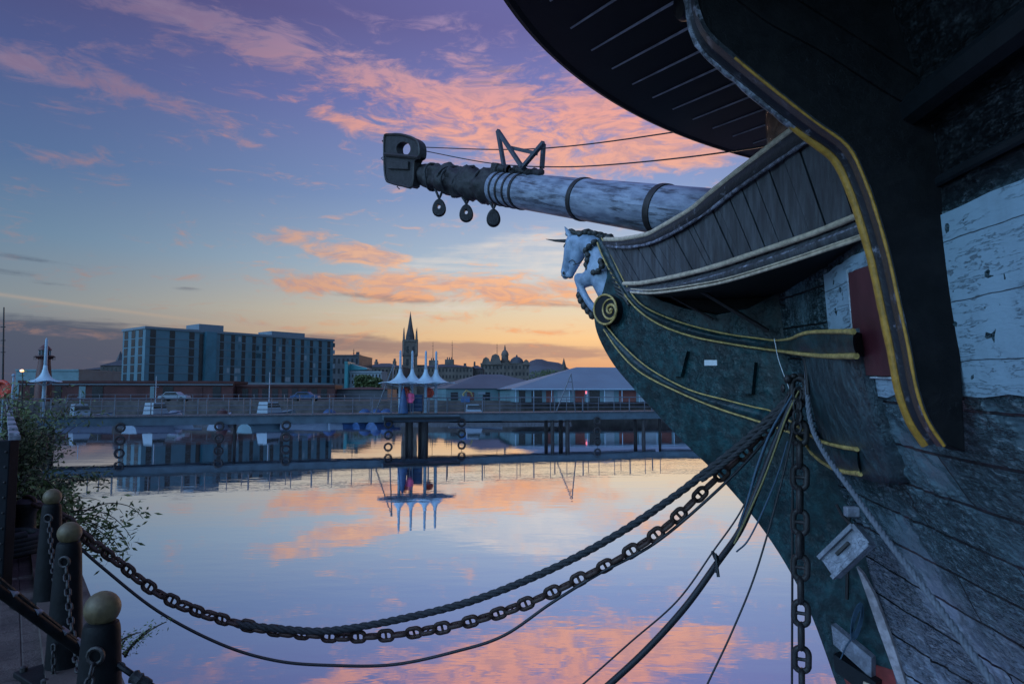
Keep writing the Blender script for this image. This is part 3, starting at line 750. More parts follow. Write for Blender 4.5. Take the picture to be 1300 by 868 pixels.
for side in (1, -1):
    mf = (lambda p: p) if side == 1 else mirror
    A_ = [mf(on_side(q)) for q in top_l]; B_ = [mf(on_side(q)) for q in bot_2]
    # planks: separate seams by small steps in offset
    a_, b_ = par(A_, 47), par(B_, 47); mbp = MB(); nrm = PN if side == 1 else PN - NV * 2 * PN.dot(NV)
    random.seed(5); k = 0
    while k < 46:
        w_ = random.choice((1, 2, 2, 3)); e = min(46, k + w_); off = random.uniform(-.007, .007)
        eps = .07
        c = [a_[k].lerp(a_[min(k+1,46)], eps), a_[e].lerp(a_[e - 1], eps), b_[e].lerp(b_[e - 1], eps), b_[k].lerp(b_[min(k+1,46)], eps)]
        mbp.prism([p + nrm * off for p in c], nrm * -.05); k = e
    pn = mbp.build('planked_side', 'panel', ship, smooth=20)
    back_ = MB().prism([p - nrm * .035 for p in a_[::3]] + [p - nrm * .035 for p in b_[::-3]], nrm * -.02).build('backing', 'paint_black', pn, smooth=20)
    tw = (lambda p: PN) if side == 1 else (lambda p: PN - NV * 2 * PN.dot(NV))
    ribbon('top_rail', [mf(on_side(q)) for q in top_r], [mf(on_side(q)) for q in top_l], 'mould', ship, bulge=.035, thick=.12, toward=tw, base=.02)
    trim('rail_cap', [mf(on_side(q, .03)) for q in top_r], 'cream', ship, .036)
    trim('rail_bead', [mf(on_side((x, y - 2), .045)) for x, y in top_l], 'worn', ship, .022, .5)
    ribbon('lower_rail', [mf(on_side(q)) for q in bot_1b], [mf(on_side(q)) for q in bot_2], 'panel', ship, bulge=.03, thick=.12, toward=tw, base=.03)
    trim('rail_moulding', [mf(on_side(q, .06)) for q in bot_1], 'cream', ship, .030)
    trim('rail_moulding', [mf(on_side((x, y + 5), .045)) for x, y in bot_1b], 'worn', ship, .016)
    trim('rail_moulding', [mf(on_side(q, .05)) for q in bot_2], 'cream', ship, .017)
    trim('rail_moulding', [mf(on_side((x, y - 4), .06)) for x, y in bot_2], 'cream', ship, .010)
# dark boarded head deck between the two sides
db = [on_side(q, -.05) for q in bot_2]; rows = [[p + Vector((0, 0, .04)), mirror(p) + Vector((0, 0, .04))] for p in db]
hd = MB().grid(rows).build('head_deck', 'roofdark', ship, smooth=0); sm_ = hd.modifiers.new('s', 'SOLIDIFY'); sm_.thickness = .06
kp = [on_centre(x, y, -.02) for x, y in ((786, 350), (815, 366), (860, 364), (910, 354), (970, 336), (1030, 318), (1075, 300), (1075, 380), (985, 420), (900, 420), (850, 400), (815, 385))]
MB().prism(kp, NV * -.1).build('head_shade_plate', 'roofdark', ship, smooth=0)  # dark sheet added to stand for the shade in the open head
# brace under the head
MB().tube([on_centre(888, 368, .9), on_centre(975, 420, .3)], .03, 6).build('iron_brace', 'iron', ship)
MB().tube([on_centre(850, 375, .5), on_centre(905, 405, .25)], .02, 6).build('iron_brace', 'iron', ship)

# ------------------------------------------------------------------ figurehead: a leaping unicorn's fore part
fg_t = None
def fpt(px, py, l=0.0): return on_centre(px, py, l)
SC = .0134
fb = MB()
def limb(pts):
    """pts: (px, py, radius px, lateral metres)"""
    P = smooth_path([fpt(x, y, l) for x, y, r, l in pts], 4); n = len(pts)
    rr = []
    for i in range(len(P)):
        t = i / 4; k = min(int(t), n - 2); f = t - k; rr.append((pts[k][2] * (1 - f) + pts[k + 1][2] * f) * SC)
    fb.tube(P, rr, 14)
    fb.ball(P[0], rr[0] * .98, 12); fb.ball(P[-1], rr[-1] * .98, 12)
limb([(727, 306, 9.5, 0), (725, 318, 10, 0), (721, 332, 7.0, 0), (718, 344, 6.0, 0), (718, 350, 5.2, 0)])   # skull, nose, muzzle
limb([(736, 313, 11, 0), (734, 324, 9.5, 0), (729, 338, 6, 0), (724, 350, 4.4, 0)])                          # jaw
limb([(732, 306, 10, 0), (745, 309, 12.5, 0), (757, 318, 17, 0), (764, 335, 20, 0), (768, 352, 19, 0), (774, 372, 15, 0)])   # neck and chest
limb([(757, 344, 15, .10), (750, 352, 12, .12), (741, 354, 8, .13), (735, 353, 6.6, .14)])                      # upper foreleg
limb([(735, 353, 6.8, .14), (737, 364, 5.0, .14), (744, 378, 4.4, .14), (751, 388, 4.8, .12), (757, 393, 5.2, .12)])
limb([(760, 346, 14, -.10), (748, 354, 10, -.13), (739, 360, 7, -.15)])
limb([(739, 360, 6.4, -.15), (737, 372, 4.8, -.16), (743, 386, 4.4, -.16), (752, 396, 5, -.14)])
limb([(716, 344, 4.6, 0.03), (717, 349, 4.5, .02)])
for l in (.075, -.075): fb.ball(fpt(719, 315, l), (.035, .035, .04), 10)
for l in (.05, -.05): fb.ball(fpt(714, 345, l), (.035, .03, .04), 10)
fig = fb.build('figurehead', 'figure', ship, smooth=80)
rm = fig.modifiers.new('remesh', 'REMESH'); rm.mode = 'VOXEL'; rm.voxel_size = .017; rm.use_smooth_shade = True
sm2 = fig.modifiers.new('smooth', 'SMOOTH'); sm2.iterations = 5; sm2.factor = .5
fig['label'] = 'white carved unicorn with raised forelegs'
MB().tube([fpt(719, 306, 0), fpt(705, 305.5), fpt(693, 303.7)], [.034, .022, .004], 8).build('horn', 'figdark', fig)
for l in (.07, -.07):
    MB().tube([fpt(724, 300, l * .8), fpt(721, 295, l * 1.2), fpt(717, 288, l * 1.1)], [.05, .045, .008], 8).build('ear', 'figure', fig)
mn = MB(); random.seed(3)
for i in range(26):
    t = i / 25; x = 722 + 52 * t; y = 296 - 3 * math.sin(t * 3.1) + 7 * t
    mn.ball(fpt(x, y + random.uniform(-1.5, 1.5), random.uniform(-.03, .08)), (random.uniform(.07, .11), random.uniform(.04, .07), random.uniform(.04, .06)), 8, Matrix.Rotation(random.uniform(-.9, .9), 3, 'Y') @ Matrix.Rotation(random.uniform(-.6, .6), 3, 'Z'))
mn.build('mane', 'figdark', fig, smooth=80)
mc = MB()
for (pp) in ([(756, 306), (748, 313), (743, 319), (747, 326), (744, 334), (746, 341)], [(762, 330), (764, 338), (758, 345), (752, 346)]):
    P = smooth_path([fpt(x, y, .26 if k > 0 else .2) for k, (x, y) in enumerate(pp)], 4)
    for i, p in enumerate(P): mc.ball(p, .038 + .018 * math.sin(i * 1.9), 8)
mc.build('mane_curl', 'figdark', fig, smooth=80)
for l in (.14,):
    mc = MB(); mc.tube([fpt(757, 391, l), fpt(762, 399, l)], [.075, .09], 10); mc.build('hoof', 'figdark', fig)
mc = MB()
for k, (x, y) in enumerate(((736, 375), (738, 381), (742, 388), (747, 394), (752, 400))): mc.ball(fpt(x, y, -.05), (.07, .05, .08), 8)
mc.build('leaf_carving', 'figdark', fig, smooth=80)
for (x, y) in ((718, 312),): MB().ball(fpt(x - 1.5, y + 1, .085), .022, 8).build('eye', 'figdark', fig)
MB().tube([fpt(713, 349.5, .05), fpt(719, 352.5, .06), fpt(727, 352, .05)], .012, 6).build('mouth', 'figdark', fig)
# acanthus ribs behind the shoulder
rb = MB()
for k in range(8):
    x0, y0 = 772 + k * 1.6, 338 + k * 5
    rb.tube([fpt(x0, y0, .24), fpt(x0 + 9, y0 + 5, .25), fpt(x0 + 15, y0 + 14, .23)], .02, 6)
rb.build('carved_feathering', 'figdark', fig)
# scroll
sc_ = fpt(775.5, 393.5, T); sx, sy = 14.3, 18.6
rows = MB(); disc = [fpt(775.5 + sx * math.cos(a_), 393.5 + sy * math.sin(a_), T + .02) for a_ in [2 * math.pi * i / 36 for i in range(36)]]
scr = MB().prism([p + NV * .12 for p in disc], NV * -(.28 + 2 * T)).build('scroll', 'paint_black', ship, smooth=30, bevel=.01)
scr['label'] = 'round scroll with a gold spiral'
ringp = [p + NV * .125 for p in disc]
MB().tube(ringp, .017, 8, closed=True).build('gilt_rim', 'gold', scr)
sp_ = []
for i in range(60):
    t = i / 59; a_ = t * 2 * math.pi * 1.9 + 1.2; q = .80 * (1 - t * .93)
    sp_.append(fpt(775 + sx * q * math.cos(-a_), 394 + sy * q * math.sin(-a_), T + .15))
MB().tube(sp_, [.010 + .012 * math.sin(math.pi * i / 59) for i in range(60)], 6).build('gilt_spiral', 'gold', scr)
MB().ball(sp_[-1], .035, 8).build('gilt_eye', 'gold', scr)

# ------------------------------------------------------------------ bowsprit
def spar_pt(px, py): return on_centre(px, py, 0)
s0 = spar_pt(632, 239); s1 = spar_pt(860, 269); ax = (s1 - s0).normalized()
s2 = s1 + ax * 2.6
def cyl_uv(name, a, b_, r0, r1, mat, parent, n=32, m_=24):
    mbx = MB(); uv = []; rows = []; d = (b_ - a); L = d.length; dn = d.normalized(); x = dn.cross(Vector((0, 0, 1))).normalized(); y = x.cross(dn)
    for i in range(m_ + 1):
        t = i / m_; r = r0 + (r1 - r0) * t; row = []
        for j in range(n + 1):
            th = 2 * math.pi * j / n; row.append(a + d * t + (x * math.cos(th) + y * math.sin(th)) * r); uv.append((t * L, j / n * 2.2))
        rows.append(row)
    mbx.grid(rows)
    k = len(mbx.v); mbx.v += [a.copy(), b_.copy()]; uv += [(0, 0), (L, 0)]
    for j in range(n): mbx.f.append((k, j + 1, j)); mbx.f.append((k + 1, m_ * (n + 1) + j, m_ * (n + 1) + j + 1))
    return mbx.build(name, mat, parent, smooth=50, uvs=uv)
bsp = cyl_uv('bowsprit', s0, s2, .335, .41, 'spar', ship)
bsp['label'] = 'weathered grey bowsprit with dark iron hoops'
def rad_at(p): return .335 + .075 * ((p - s0).length / (s2 - s0).length)
for px, w_ in ((638, .05), (646, .05), (655, .05), (664, .07), (741, .10), (842, .12)):
    p = s0 + ax * ((spar_pt(px, 239 + (px - 632) * .1316) - s0).dot(ax)); r = rad_at(p) + .006
    MB().lathe(p - ax * w_ / 2, [(r - .05, 0), (r + .012, 0), (r + .016, w_ / 2), (r + .012, w_), (r - .05, w_)], 32, axis=ax).build('hoop', 'iron', bsp)
# the dark outer end, wrapped with old canvas and gear
e0_ = s0; e1_ = spar_pt(536, 222); random.seed(11)
mbx = MB(); rows = []; dn = (e1_ - e0_).normalized(); x = dn.cross(Vector((0, 0, 1))).normalized(); y = x.cross(dn); L = (e1_ - e0_).length
for i in range(61):
    t = i / 60; row = []
    for j in range(40):
        th = 2 * math.pi * j / 40; base_r = .315 - .05 * t
        p = e0_ + (e1_ - e0_) * t
        nz = mnoise.noise(Vector((t * 9, math.cos(th) * 1.4, math.sin(th) * 1.4))) * .11 + mnoise.noise(Vector((t * 30, math.cos(th) * 4, math.sin(th) * 4))) * .045
        lump = .06 * math.exp(-((t - .35) / .08) ** 2) + .05 * math.exp(-((t - .62) / .05) ** 2) + .05 * math.exp(-((t - .1) / .05) ** 2)
        r = base_r + (nz + lump) * (1 if .05 < t < .85 else .3)
        row.append(p + (x * math.cos(th) + y * math.sin(th)) * r)
    rows.append(row)
M['gear'] = plain('old_canvas_gear', (.030, .030, .032), .6, var=.6, scale=9, bmp=.9, bd=.02)
og = MB().grid(rows, closed=True).build('spar_end_wrapping', 'gear', bsp, smooth=50)
for t in (.12, .33, .37, .55, .6, .8):
    p = e0_ + (e1_ - e0_) * t; rr_ = .345 - .05 * t
    pts = [p + (x * math.cos(a_) + y * math.sin(a_)) * (rr_ + .03 * math.sin(a_ * 3 + t * 9)) + dn * .05 * math.sin(a_ * 2 + t * 20) for a_ in [2 * math.pi * k / 24 for k in range(24)]]
    MB().tube(pts, .028, 6, closed=True).build('lashing', 'rope', bsp)
# a stout cleat on top where wrapping meets the paint
MB().bar(s0 + Vector((0, 0, .30)) - ax * .12, s0 + Vector((0, 0, .30)) + ax * .1, .28, .42, up=(0, 0, 1)).build('stop_block', 'gear', bsp, bevel=.03)
# cap at the end: a rounded frame plate with a hole and a projecting box
capc = [(491, 171), (509, 171), (525, 176), (532, 184), (532, 199), (526, 206), (524, 236), (512, 236), (496, 232), (490, 227), (488, 208), (488, 175)]
def capp(x_, y_, l=0.0): return on_centre(x_, y_, l)
cb = MB(); outer = spath(capc + [capc[0]], 3)[:-1]
hole = [(512 + 9.5 * math.cos(a_), 189 + 9.5 * math.sin(a_)) for a_ in [2 * math.pi * k / len(outer) for k in range(len(outer))]]
# match hole start to outer start direction
import cmath
def ang(p): return math.atan2(p[1] - 189, p[0] - 512)
hole = [(512 + 9 * math.cos(ang(p)), 189 + 9 * math.sin(ang(p))) for p in outer]
for l0, l1 in ((.33, .14),):
    O1 = [capp(*p, l0) for p in outer]; O2 = [capp(*p, l0) - NV * (l0 - l1) for p in outer]; H1 = [capp(*p, l0) for p in hole]; H2 = [capp(*p, l0) - NV * (l0 - l1) for p in hole]
    cb.grid([O1, O2, H2, H1, O1], closed=True)
cap_o = cb.build('cap', 'gear', bsp, smooth=30)
rim = [capp(*p, .34) for p in outer]; MB().tube(rim, .035, 6, closed=True).build('cap_rim', 'iron', cap_o)
MB().tube([capp(489, 196, .36), capp(532, 200, .36)], .05, 6).build('cap_band', 'iron', cap_o)
for q_ in ((489, 178), (488, 200), (508, 236)): MB().tube([capp(q_[0] - 1, q_[1] - 1, .2), capp(q_[0] - 4, q_[1] + 1, .2), capp(q_[0] - 1, q_[1] + 4, .2)], .014, 6).build('eye_bolt', 'iron', cap_o)
MB().prism([capp(*q, .30) for q in ((496, 204), (522, 206), (522, 216), (496, 215))], NV * .10).build('cap_box', 'gear', cap_o, bevel=.01)
# steel trestle on the spar
tr_ = thing_tr = MB()
def trp(x_, y_, l): return on_centre(x_, y_, l)
segs = [((632, 166), (664, 214), .2), ((632, 166), (640, 212), .05), ((690, 181), (662, 214), .2), ((690, 183), (688, 214), -.05), ((650, 188), (681, 195), .1)]
for (a_, b_, l) in segs:
    trm_ = MB().bar(trp(a_[0], a_[1], l), trp(b_[0], b_[1], l), .07, .07, up=NV).build('trestle_bar', 'framegrey', bsp)
wr = MB()
wr.tube([trp(632 + k * 2.2, 216 + (k * 2.2 - 18) * .1 + random.uniform(-1.2, 1.2), random.uniform(0, .15)) for k in range(26)], [random.uniform(.05, .10) for k in range(26)], 8)
wr.build('lashing_bundle', 'gear', bsp, smooth=60)

# ------------------------------------------------------------------ roof over the bow
RZ = 7.0; RA, RB_ = 4.1, 6.3; RF = -1.9        # eave height, ellipse half axes, foremost point
def eave(n=72):
    out = []
    for i in range(n + 1):
        th = math.pi * i / n - math.pi / 2
        out.append((RF + RA - RA * math.cos(th), RB_ * math.sin(th)))
    return out
ev = [(25, -RB_)] + eave() + [(25, RB_)]
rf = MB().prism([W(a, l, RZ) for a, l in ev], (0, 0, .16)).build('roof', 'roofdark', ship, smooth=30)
rf['label'] = 'dark rounded roof overhanging the bow'
rim2 = [W(a, l, RZ + .05) for a, l in ev]; MB().tube(rim2, .07, 8).build('eave_board', 'roofdark', rf)
hr = []
for k in range(6):
    s_ = 1 - k / 5.5; hr.append([W(25 + (a - 25) * (1 - (1 - s_) * .25), l * s_, RZ + .16 + 1.2 * (1 - s_)) for a, l in ev])
MB().grid(hr).build('roof_cover', 'paint_black', rf)
for k in range(-13, 14):
    l = .1 + k * .455
    if abs(l) > 5.9: continue
    a_f = RF + RA - RA * math.sqrt(1 - (l / RB_) ** 2) + .4
    a_b = 3.0
    MB().tube([W(a_f, l, RZ - .002), W(a_b, l, RZ - .002)], [.010, .034], 6).build('batten', 'batten', rf)
# mooring drum slung under the roof edge
dr = at(862, 4, 5.6)
MB().lathe(dr, [(.02, -.02), (.13, 0), (.15, .03), (.15, .07), (.12, .09), (.11, .5), (.02, .5)], 24, axis=Vector((1, .1, .15)).normalized()).build('fairlead_drum', 'paint_black', ship)

# ------------------------------------------------------------------ cathead and its knee
CY = 4.70; CT = .20
def cp(px, py, dy=0.0): return on_plane(px, py, Vector((0, CY + dy, 0)), Vector((.10, 1, 0)).normalized())
outer = spath([(886, -60), (884, -20), (888, 12), (902, 42), (935, 72), (985, 113), (1035, 152), (1078, 184), (1100, 226), (1117, 275), (1131, 325), (1143, 380), (1156, 440), (1166, 492), (1180, 532), (1201, 564)], 4)
inner = [(1226, 574), (1221, 480), (1217, 380), (1214, 300), (1216, 230), (1262, 150), (1330, 100), (1330, -60)]
cn = (Vector((.10, 1, 0))).normalized()
pts = [cp(*q) for q in outer + inner]
cat = MB().prism(pts, cn * CT).build('cathead_knee', 'cathead', ship, smooth=30, bevel=.008)
cat['label'] = 'black cathead with its curved knee edged in ochre'
# outboard face moulding between two edge trims
fo = [cp(*q) for q in outer]; outw = []
for i, p in enumerate(fo):
    t = (fo[min(i + 1, len(fo) - 1)] - fo[max(i - 1, 0)]).normalized(); o_ = t.cross(cn).normalized()
    if o_.x > 0: o_ = -o_
    outw.append(o_)
face = []
for p, o_ in zip(fo, outw):
    face.append([p - cn * .012, p + o_ * .028 - cn * .012, p + o_ * .034 + cn * .06, p + o_ * .012 + cn * .10, p + o_ * .012 + cn * (CT - .08), p + o_ * .034 + cn * (CT - .05), p + o_ * .028 + cn * (CT + .012), p + cn * (CT + .012)])
MB().grid(face).build('edge_moulding', 'mould', cat, smooth=40)
i1 = next(i for i, q in enumerate(outer) if q[0] > 930)
MB().tube([p + o_ * .02 - cn * .012 for p, o_ in zip(fo[i1:], outw[i1:])], [.011 * (1 + .3 * mnoise.noise(p * 9)) for p in fo[i1:]], 8).build('ochre_trim', 'orange', cat, smooth=60)
i2 = next(i for i, q in enumerate(outer) if q[0] > 955)
n2_ = len(fo) - i2
MB().tube([p + o_ * .034 + cn * (CT - .0) for p, o_ in zip(fo[i2:], outw[i2:])], [.032 * min(1, .25 + k / 10) * (1 + .15 * mnoise.noise(fo[i2 + k] * 7)) for k in range(n2_)], 10).build('ochre_trim', 'orange', cat, smooth=60)
i3 = next(i for i, q in enumerate(outer) if q[0] > 1070 and q[1] > 150)
MB().tube([p + o_ * .03 + cn * (CT - .0) for p, o_ in zip(fo[:i3], outw[:i3])], [.026 * (1 + .5 * mnoise.noise(p * 12)) for p in fo[:i3]], 8).build('worn_edge', 'worn', cat, smooth=60)
# raised mouldings along the arm
for q, w_ in (([(933, -4), (980, 30), (1040, 62), (1100, 100), (1150, 130), (1196, 150)], .03), ([(1000, -10), (1060, 28), (1120, 66), (1190, 112)], .03), ([(1190, 118), (1230, 84), (1275, 58), (1325, 30)], .035)):
    MB().sweep([cp(*p) - cn * .0 for p in spath(q, 4)], [(-.02, -.02), (.018, -.014), (.018, .014), (-.02, .02)], sides=-cn).build('arm_moulding', 'cathead', cat)
pts = [cp(x_, y_) - cn * .0 for x_, y_ in ((1118, -20), (1150, 16), (1162, 32), (1190, 8), (1205, -20))]
MB().prism(pts, -cn * .03).build('worn_block', 'worn', cat, smooth=20)

# ------------------------------------------------------------------ ropes and chains
def strand_rope(name, pts, r, mat, label=None, cat=None, group=None, lay=None, n=8, strands=3, parent=None):
    pts = resample(pts, r * .9); lay = lay or r * 7.5; mbx = MB(); prev = None; fr = []; s_ = 0
    for i, p in enumerate(pts):
        t = (pts[min(i + 1, len(pts) - 1)] - pts[max(i - 1, 0)]).normalized()
        if prev is None: nx = t.cross(Vector((0, 0, 1)) if abs(t.z) < .9 else Vector((1, 0, 0))).normalized()
        else: nx = (prev - t * prev.dot(t)).normalized()
        prev = nx; fr.append((p, nx, t.cross(nx)))
    for k in range(strands):
        path = []
        for i, (p, a_, b_) in enumerate(fr):
            th = 2 * math.pi * (k / strands + i * r * .9 / lay); path.append(p + (a_ * math.cos(th) + b_ * math.sin(th)) * r * .48)
        mbx.tube(path, r * .56, n)
    o = mbx.build(name, mat, parent, smooth=80)
    if label: tag(o, label, cat, group)
    return o
def line(name, pts, r, mat, label=None, cat='rope', group=None, parent=None, n=6):
    o = MB().tube(pts, r, n).build(name, mat, parent, smooth=80)
    if label: tag(o, label, cat, group)
    return o
def pxpath(q, n=10): return smooth_path([at(x_, y_, d) for x_, y_, d in q], n)
# stud link, long axis +X, lying in XZ
def link_mesh(name, L, Wd, r, mat, stud=True, n=20, k=8):
    mbx = MB(); pts = []; hw = Wd / 2 - r; hl = L / 2 - r - hw
    for i in range(n):
        th = 2 * math.pi * i / n; c, s_ = math.cos(th), math.sin(th)
        pts.append((hw * c + (hl if c > 0 else -hl), 0, hw * s_))
    mbx.tube(pts, r, k, closed=True)
    if stud: mbx.tube([(0, 0, -hw), (0, 0, -hw * .4), (0, 0, hw * .4), (0, 0, hw)], [r * 1.0, r * .6, r * .6, r * 1.0], 8)
    me_o = mbx.build(name, mat, None, smooth=80); me = me_o.data; bpy.data.objects.remove(me_o); return me
def chain(name, pts, L, Wd, r, mat, label, cat, group=None, stud=True, roll0=0.0, jitter=0.0, linkname='chain_link', base=None):
    pitch = L - 2 * r * 1.05; P = resample(pts, pitch); root = thing(name, label, cat, base or P[0], group)
    me = link_mesh(linkname, L, Wd, r, mat, stud); rnd = random.Random(4)
    for i in range(min(len(P) - 1, 100)):
        a_, b_ = P[i], P[i + 1]; d = (b_ - a_).normalized(); up = Vector((0, 0, 1)) if abs(d.z) < .95 else Vector((-1, 0, 0))
        z = (up - d * up.dot(d)).normalized(); y_ = z.cross(d)
        m_ = Matrix((d, y_, z)).transposed(); rot = m_ @ Matrix.Rotation(roll0 + (math.pi / 2 if i % 2 else 0) + rnd.uniform(-jitter, jitter), 3, 'X')
        o = bpy.data.objects.new(linkname, me); col.objects.link(o); o.parent = root
        o.location = (a_ + b_) / 2 - root.location; o.rotation_mode = 'QUATERNION'; o.rotation_quaternion = rot.to_quaternion()
    return root
# mooring chain from the bow down to the quay
mc_px = [(30, 634, 8.9), (75, 652, 8.8), (105, 680, 8.7), (150, 713, 8.62), (200, 752, 8.55), (258, 778, 8.5), (330, 797, 8.4), (402, 806, 8.3), (445, 808, 8.3), (515, 804, 8.22), (591, 790, 8.15), (662, 768, 8.1), (735, 735, 8.0), (800, 700, 7.95), (850, 665, 7.9), (900, 616, 7.85), (950, 570, 7.8), (1006, 512, 7.6)]
chain('mooring_chain', pxpath(mc_px, 6), .225, .165, .026, 'rust', 'heavy rusty stud link chain sagging from the bow to the quay', 'chain', roll0=0.1, jitter=.25)
tr_px = [(300, 792, 8.42), (370, 799, 8.3), (420, 800, 8.25), (500, 787, 8.2), (600, 762, 8.1), (700, 722, 8.0), (780, 680, 7.9), (850, 634, 7.8), (900, 596, 7.75), (950, 556, 7.65), (1000, 508, 7.5), (1016, 494, 7.45)]
strand_rope('mooring_rope', pxpath(tr_px, 10), .045, 'rope', 'thick dark laid rope running just above the heavy sagging chain', 'rope')
tr2 = [(890, 610, 7.7), (930, 580, 7.6), (975, 540, 7.5), (1018, 490, 7.4)]
strand_rope('bow_rope', pxpath(tr2, 10), .030, 'rope', 'short thick rope laid beside the mooring rope near the bow', 'rope')
line('slack_line', pxpath([(96, 690, 8.6), (130, 720, 8.55), (200, 775, 8.5), (280, 817, 8.4), (350, 838, 8.3), (420, 844, 8.25), (500, 843, 8.2), (580, 826, 8.1), (640, 806, 8.05), (700, 765, 8.0), (760, 728, 7.95), (830, 690, 7.9), (900, 632, 7.8), (960, 572, 7.7), (1010, 506, 7.5)], 8), .018, 'cable', 'thin dark line hanging lowest below the heavy mooring chain')
# hanging chain at the bow
chain('hanging_chain', pxpath([(1014, 480, 7.35), (1015, 540, 7.33), (1016, 700, 7.3), (1018, 868, 7.3), (1019, 980, 7.3)], 6), .30, .20, .032, 'iron', 'heavy dark stud link chain hanging straight down beside the stem', 'chain', jitter=.12, roll0=.5)
line('hanging_cable', pxpath([(1007, 500, 7.4), (1006, 700, 7.4), (1005, 980, 7.4)], 4), .012, 'cable', 'straight black cable hanging just left of the vertical chain', 'cable')
# the bundle of lines that falls away to the lower left
line('heavy_hose', pxpath([(1010, 500, 7.4), (985, 560, 7.4), (962, 620, 7.35), (940, 672, 7.3), (910, 715, 7.2), (870, 770, 7.1), (820, 825, 7.0), (760, 880, 6.9), (700, 930, 6.8)], 8), .034, 'cable', 'thick black hose curving from the bow down to the lower left', 'hose')
line('thin_line', pxpath([(1002, 500, 7.3), (975, 560, 7.3), (945, 640, 7.2), (905, 700, 7.1), (860, 762, 7.0), (800, 815, 6.9), (740, 868, 6.8), (690, 910, 6.8)], 8), .009, 'cable', 'thin line crossing above the thick black hose')
line('thin_line', pxpath([(1008, 540, 7.3), (990, 620, 7.25), (960, 725, 7.2), (930, 800, 7.1), (898, 868, 7.0), (880, 910, 7.0)], 8), .010, 'cable', 'thin line hanging between the hose and the vertical chain')
line('blue_line', pxpath([(1008, 498, 7.28), (980, 545, 7.25), (962, 590, 7.22), (950, 632, 7.2), (938, 668, 7.2)], 8), .013, 'blue_rope', 'blue cord falling from the bow beside a yellow one')
line('yellow_line', pxpath([(1014, 496, 7.2), (998, 530, 7.2), (984, 570, 7.2), (968, 612, 7.2), (950, 652, 7.2), (932, 690, 7.2)], 8), .010, 'yellow_rope', 'yellow cord falling from the bow')
line('blue_line', pxpath([(1000, 560, 7.3), (988, 600, 7.25), (970, 645, 7.2), (950, 685, 7.2), (935, 700, 7.15)], 8), .009, 'blue_rope', 'second blue cord lower down, right of the yellow cord')
tie = MB()
for k in range(5): tie.tube([at(904 + k * .8, 700 + k * 2, 7.08), at(911 + k * .6, 706 + k * 2, 7.12), at(908, 714 + k * 3, 7.08)], .014, 6)
tie.tube([at(908, 702, 7.05), at(912, 732, 7.0)], .016, 6)
tag(tie.build('rope_lashing', 'cable', smooth=60), 'knotted lashing round the black hose', 'lashing')
strand_rope('stern_rope', pxpath([(1024, 470, 7.25), (1028, 530, 7.1), (1045, 572, 6.7), (1085, 628, 6.1), (1130, 690, 5.5), (1190, 768, 4.9), (1262, 868, 4.2), (1310, 935, 3.9)], 12), .026, 'rope2', 'pale grey laid rope running down across the hull to the lower right', 'rope')
line('steel_bar', [at(1021, 452, 7.15), at(1024, 470, 7.15), at(1026, 500, 7.1)], .02, 'iron', None, parent=ship)
random.seed(21)
for k in range(12): MB().ball(at(random.uniform(994, 1022), random.uniform(462, 545), random.uniform(7.35, 7.5)), (random.uniform(.02, .05), .04, random.uniform(.02, .06)), 8).build('bolt_head', 'iron', ship, smooth=60)
for k in range(4):
    MB().tube([at(1012 + 5 * math.cos(a_), 500 + k * 14 + 8 * math.sin(a_), 7.2) for a_ in [2 * math.pi * j / 14 for j in range(14)]], .014, 6, closed=True).build('shackle', 'iron', ship)
# thin white string
line('white_string', pxpath([(983, 430, 7.7), (988, 455, 7.6), (996, 478, 7.5), (1003, 496, 7.4)], 4), .004, 'plate', 'thin white string hanging from the upper cheek')
# box hanging on the bow
bx = thing('wooden_box', 'weathered open timber box slung askew against the bow', 'box', at(1072, 700, 6.9))
bq = [at(1040, 708, 6.95), at(1083, 666, 6.75), at(1103, 690, 6.6), at(1057, 733, 6.8)]
nb = (bq[1] - bq[0]).cross(bq[2] - bq[0]).normalized()
if nb.y > 0: nb = -nb
MB().prism([p - nb * .02 for p in bq], -nb * .14).build('board', 'boxwood', bx, bevel=.006)
for a_, b_ in ((0, 1), (1, 2), (3, 2)):
    d_ = (bq[b_] - bq[a_]).normalized()
    MB().bar(bq[a_], bq[b_], .04, .05, up=nb).build('rim_batten', 'boxwood', bx)
MB().bar(bq[0].lerp(bq[3], .4).lerp(bq[1].lerp(bq[2], .4), .35), bq[0].lerp(bq[3], .4).lerp(bq[1].lerp(bq[2], .4), .7), .03, .03, up=nb).build('cleat', 'iron', bx)
MB().tube([at(1062, 640, 6.8), at(1070, 655, 6.8), at(1084, 668, 6.75)], .015, 6).build('strop', 'iron', bx)
MB().box(at(1081, 649, 6.35), (.12, .08, .09)).build('bracket', 'boxwood', ship, bevel=.01)
# blue cord tied at the foot of the stem
bc = MB(); c0 = on_centre(1088, 788, T + .12)
for k in range(5):
    s_ = 1 + .15 * k; bc.tube([c0 + Vector((.07 * s_ * math.cos(a_) * .6 + .03 * math.sin(a_), 0, .12 * s_ * math.sin(a_) + .05 * math.cos(a_))) for a_ in [2 * math.pi * j / 14 for j in range(14)]], .008, 5, closed=True)
bc.tube([c0 - Vector((0, 0, .1)), on_centre(1074, 820, T + .15), on_centre(1062, 848, T + .12)], .009, 5)
tag(bc.build('blue_cord_tangle', 'blue_rope', smooth=60), 'blue cord knotted round the planks at the foot of the stem', 'cord')
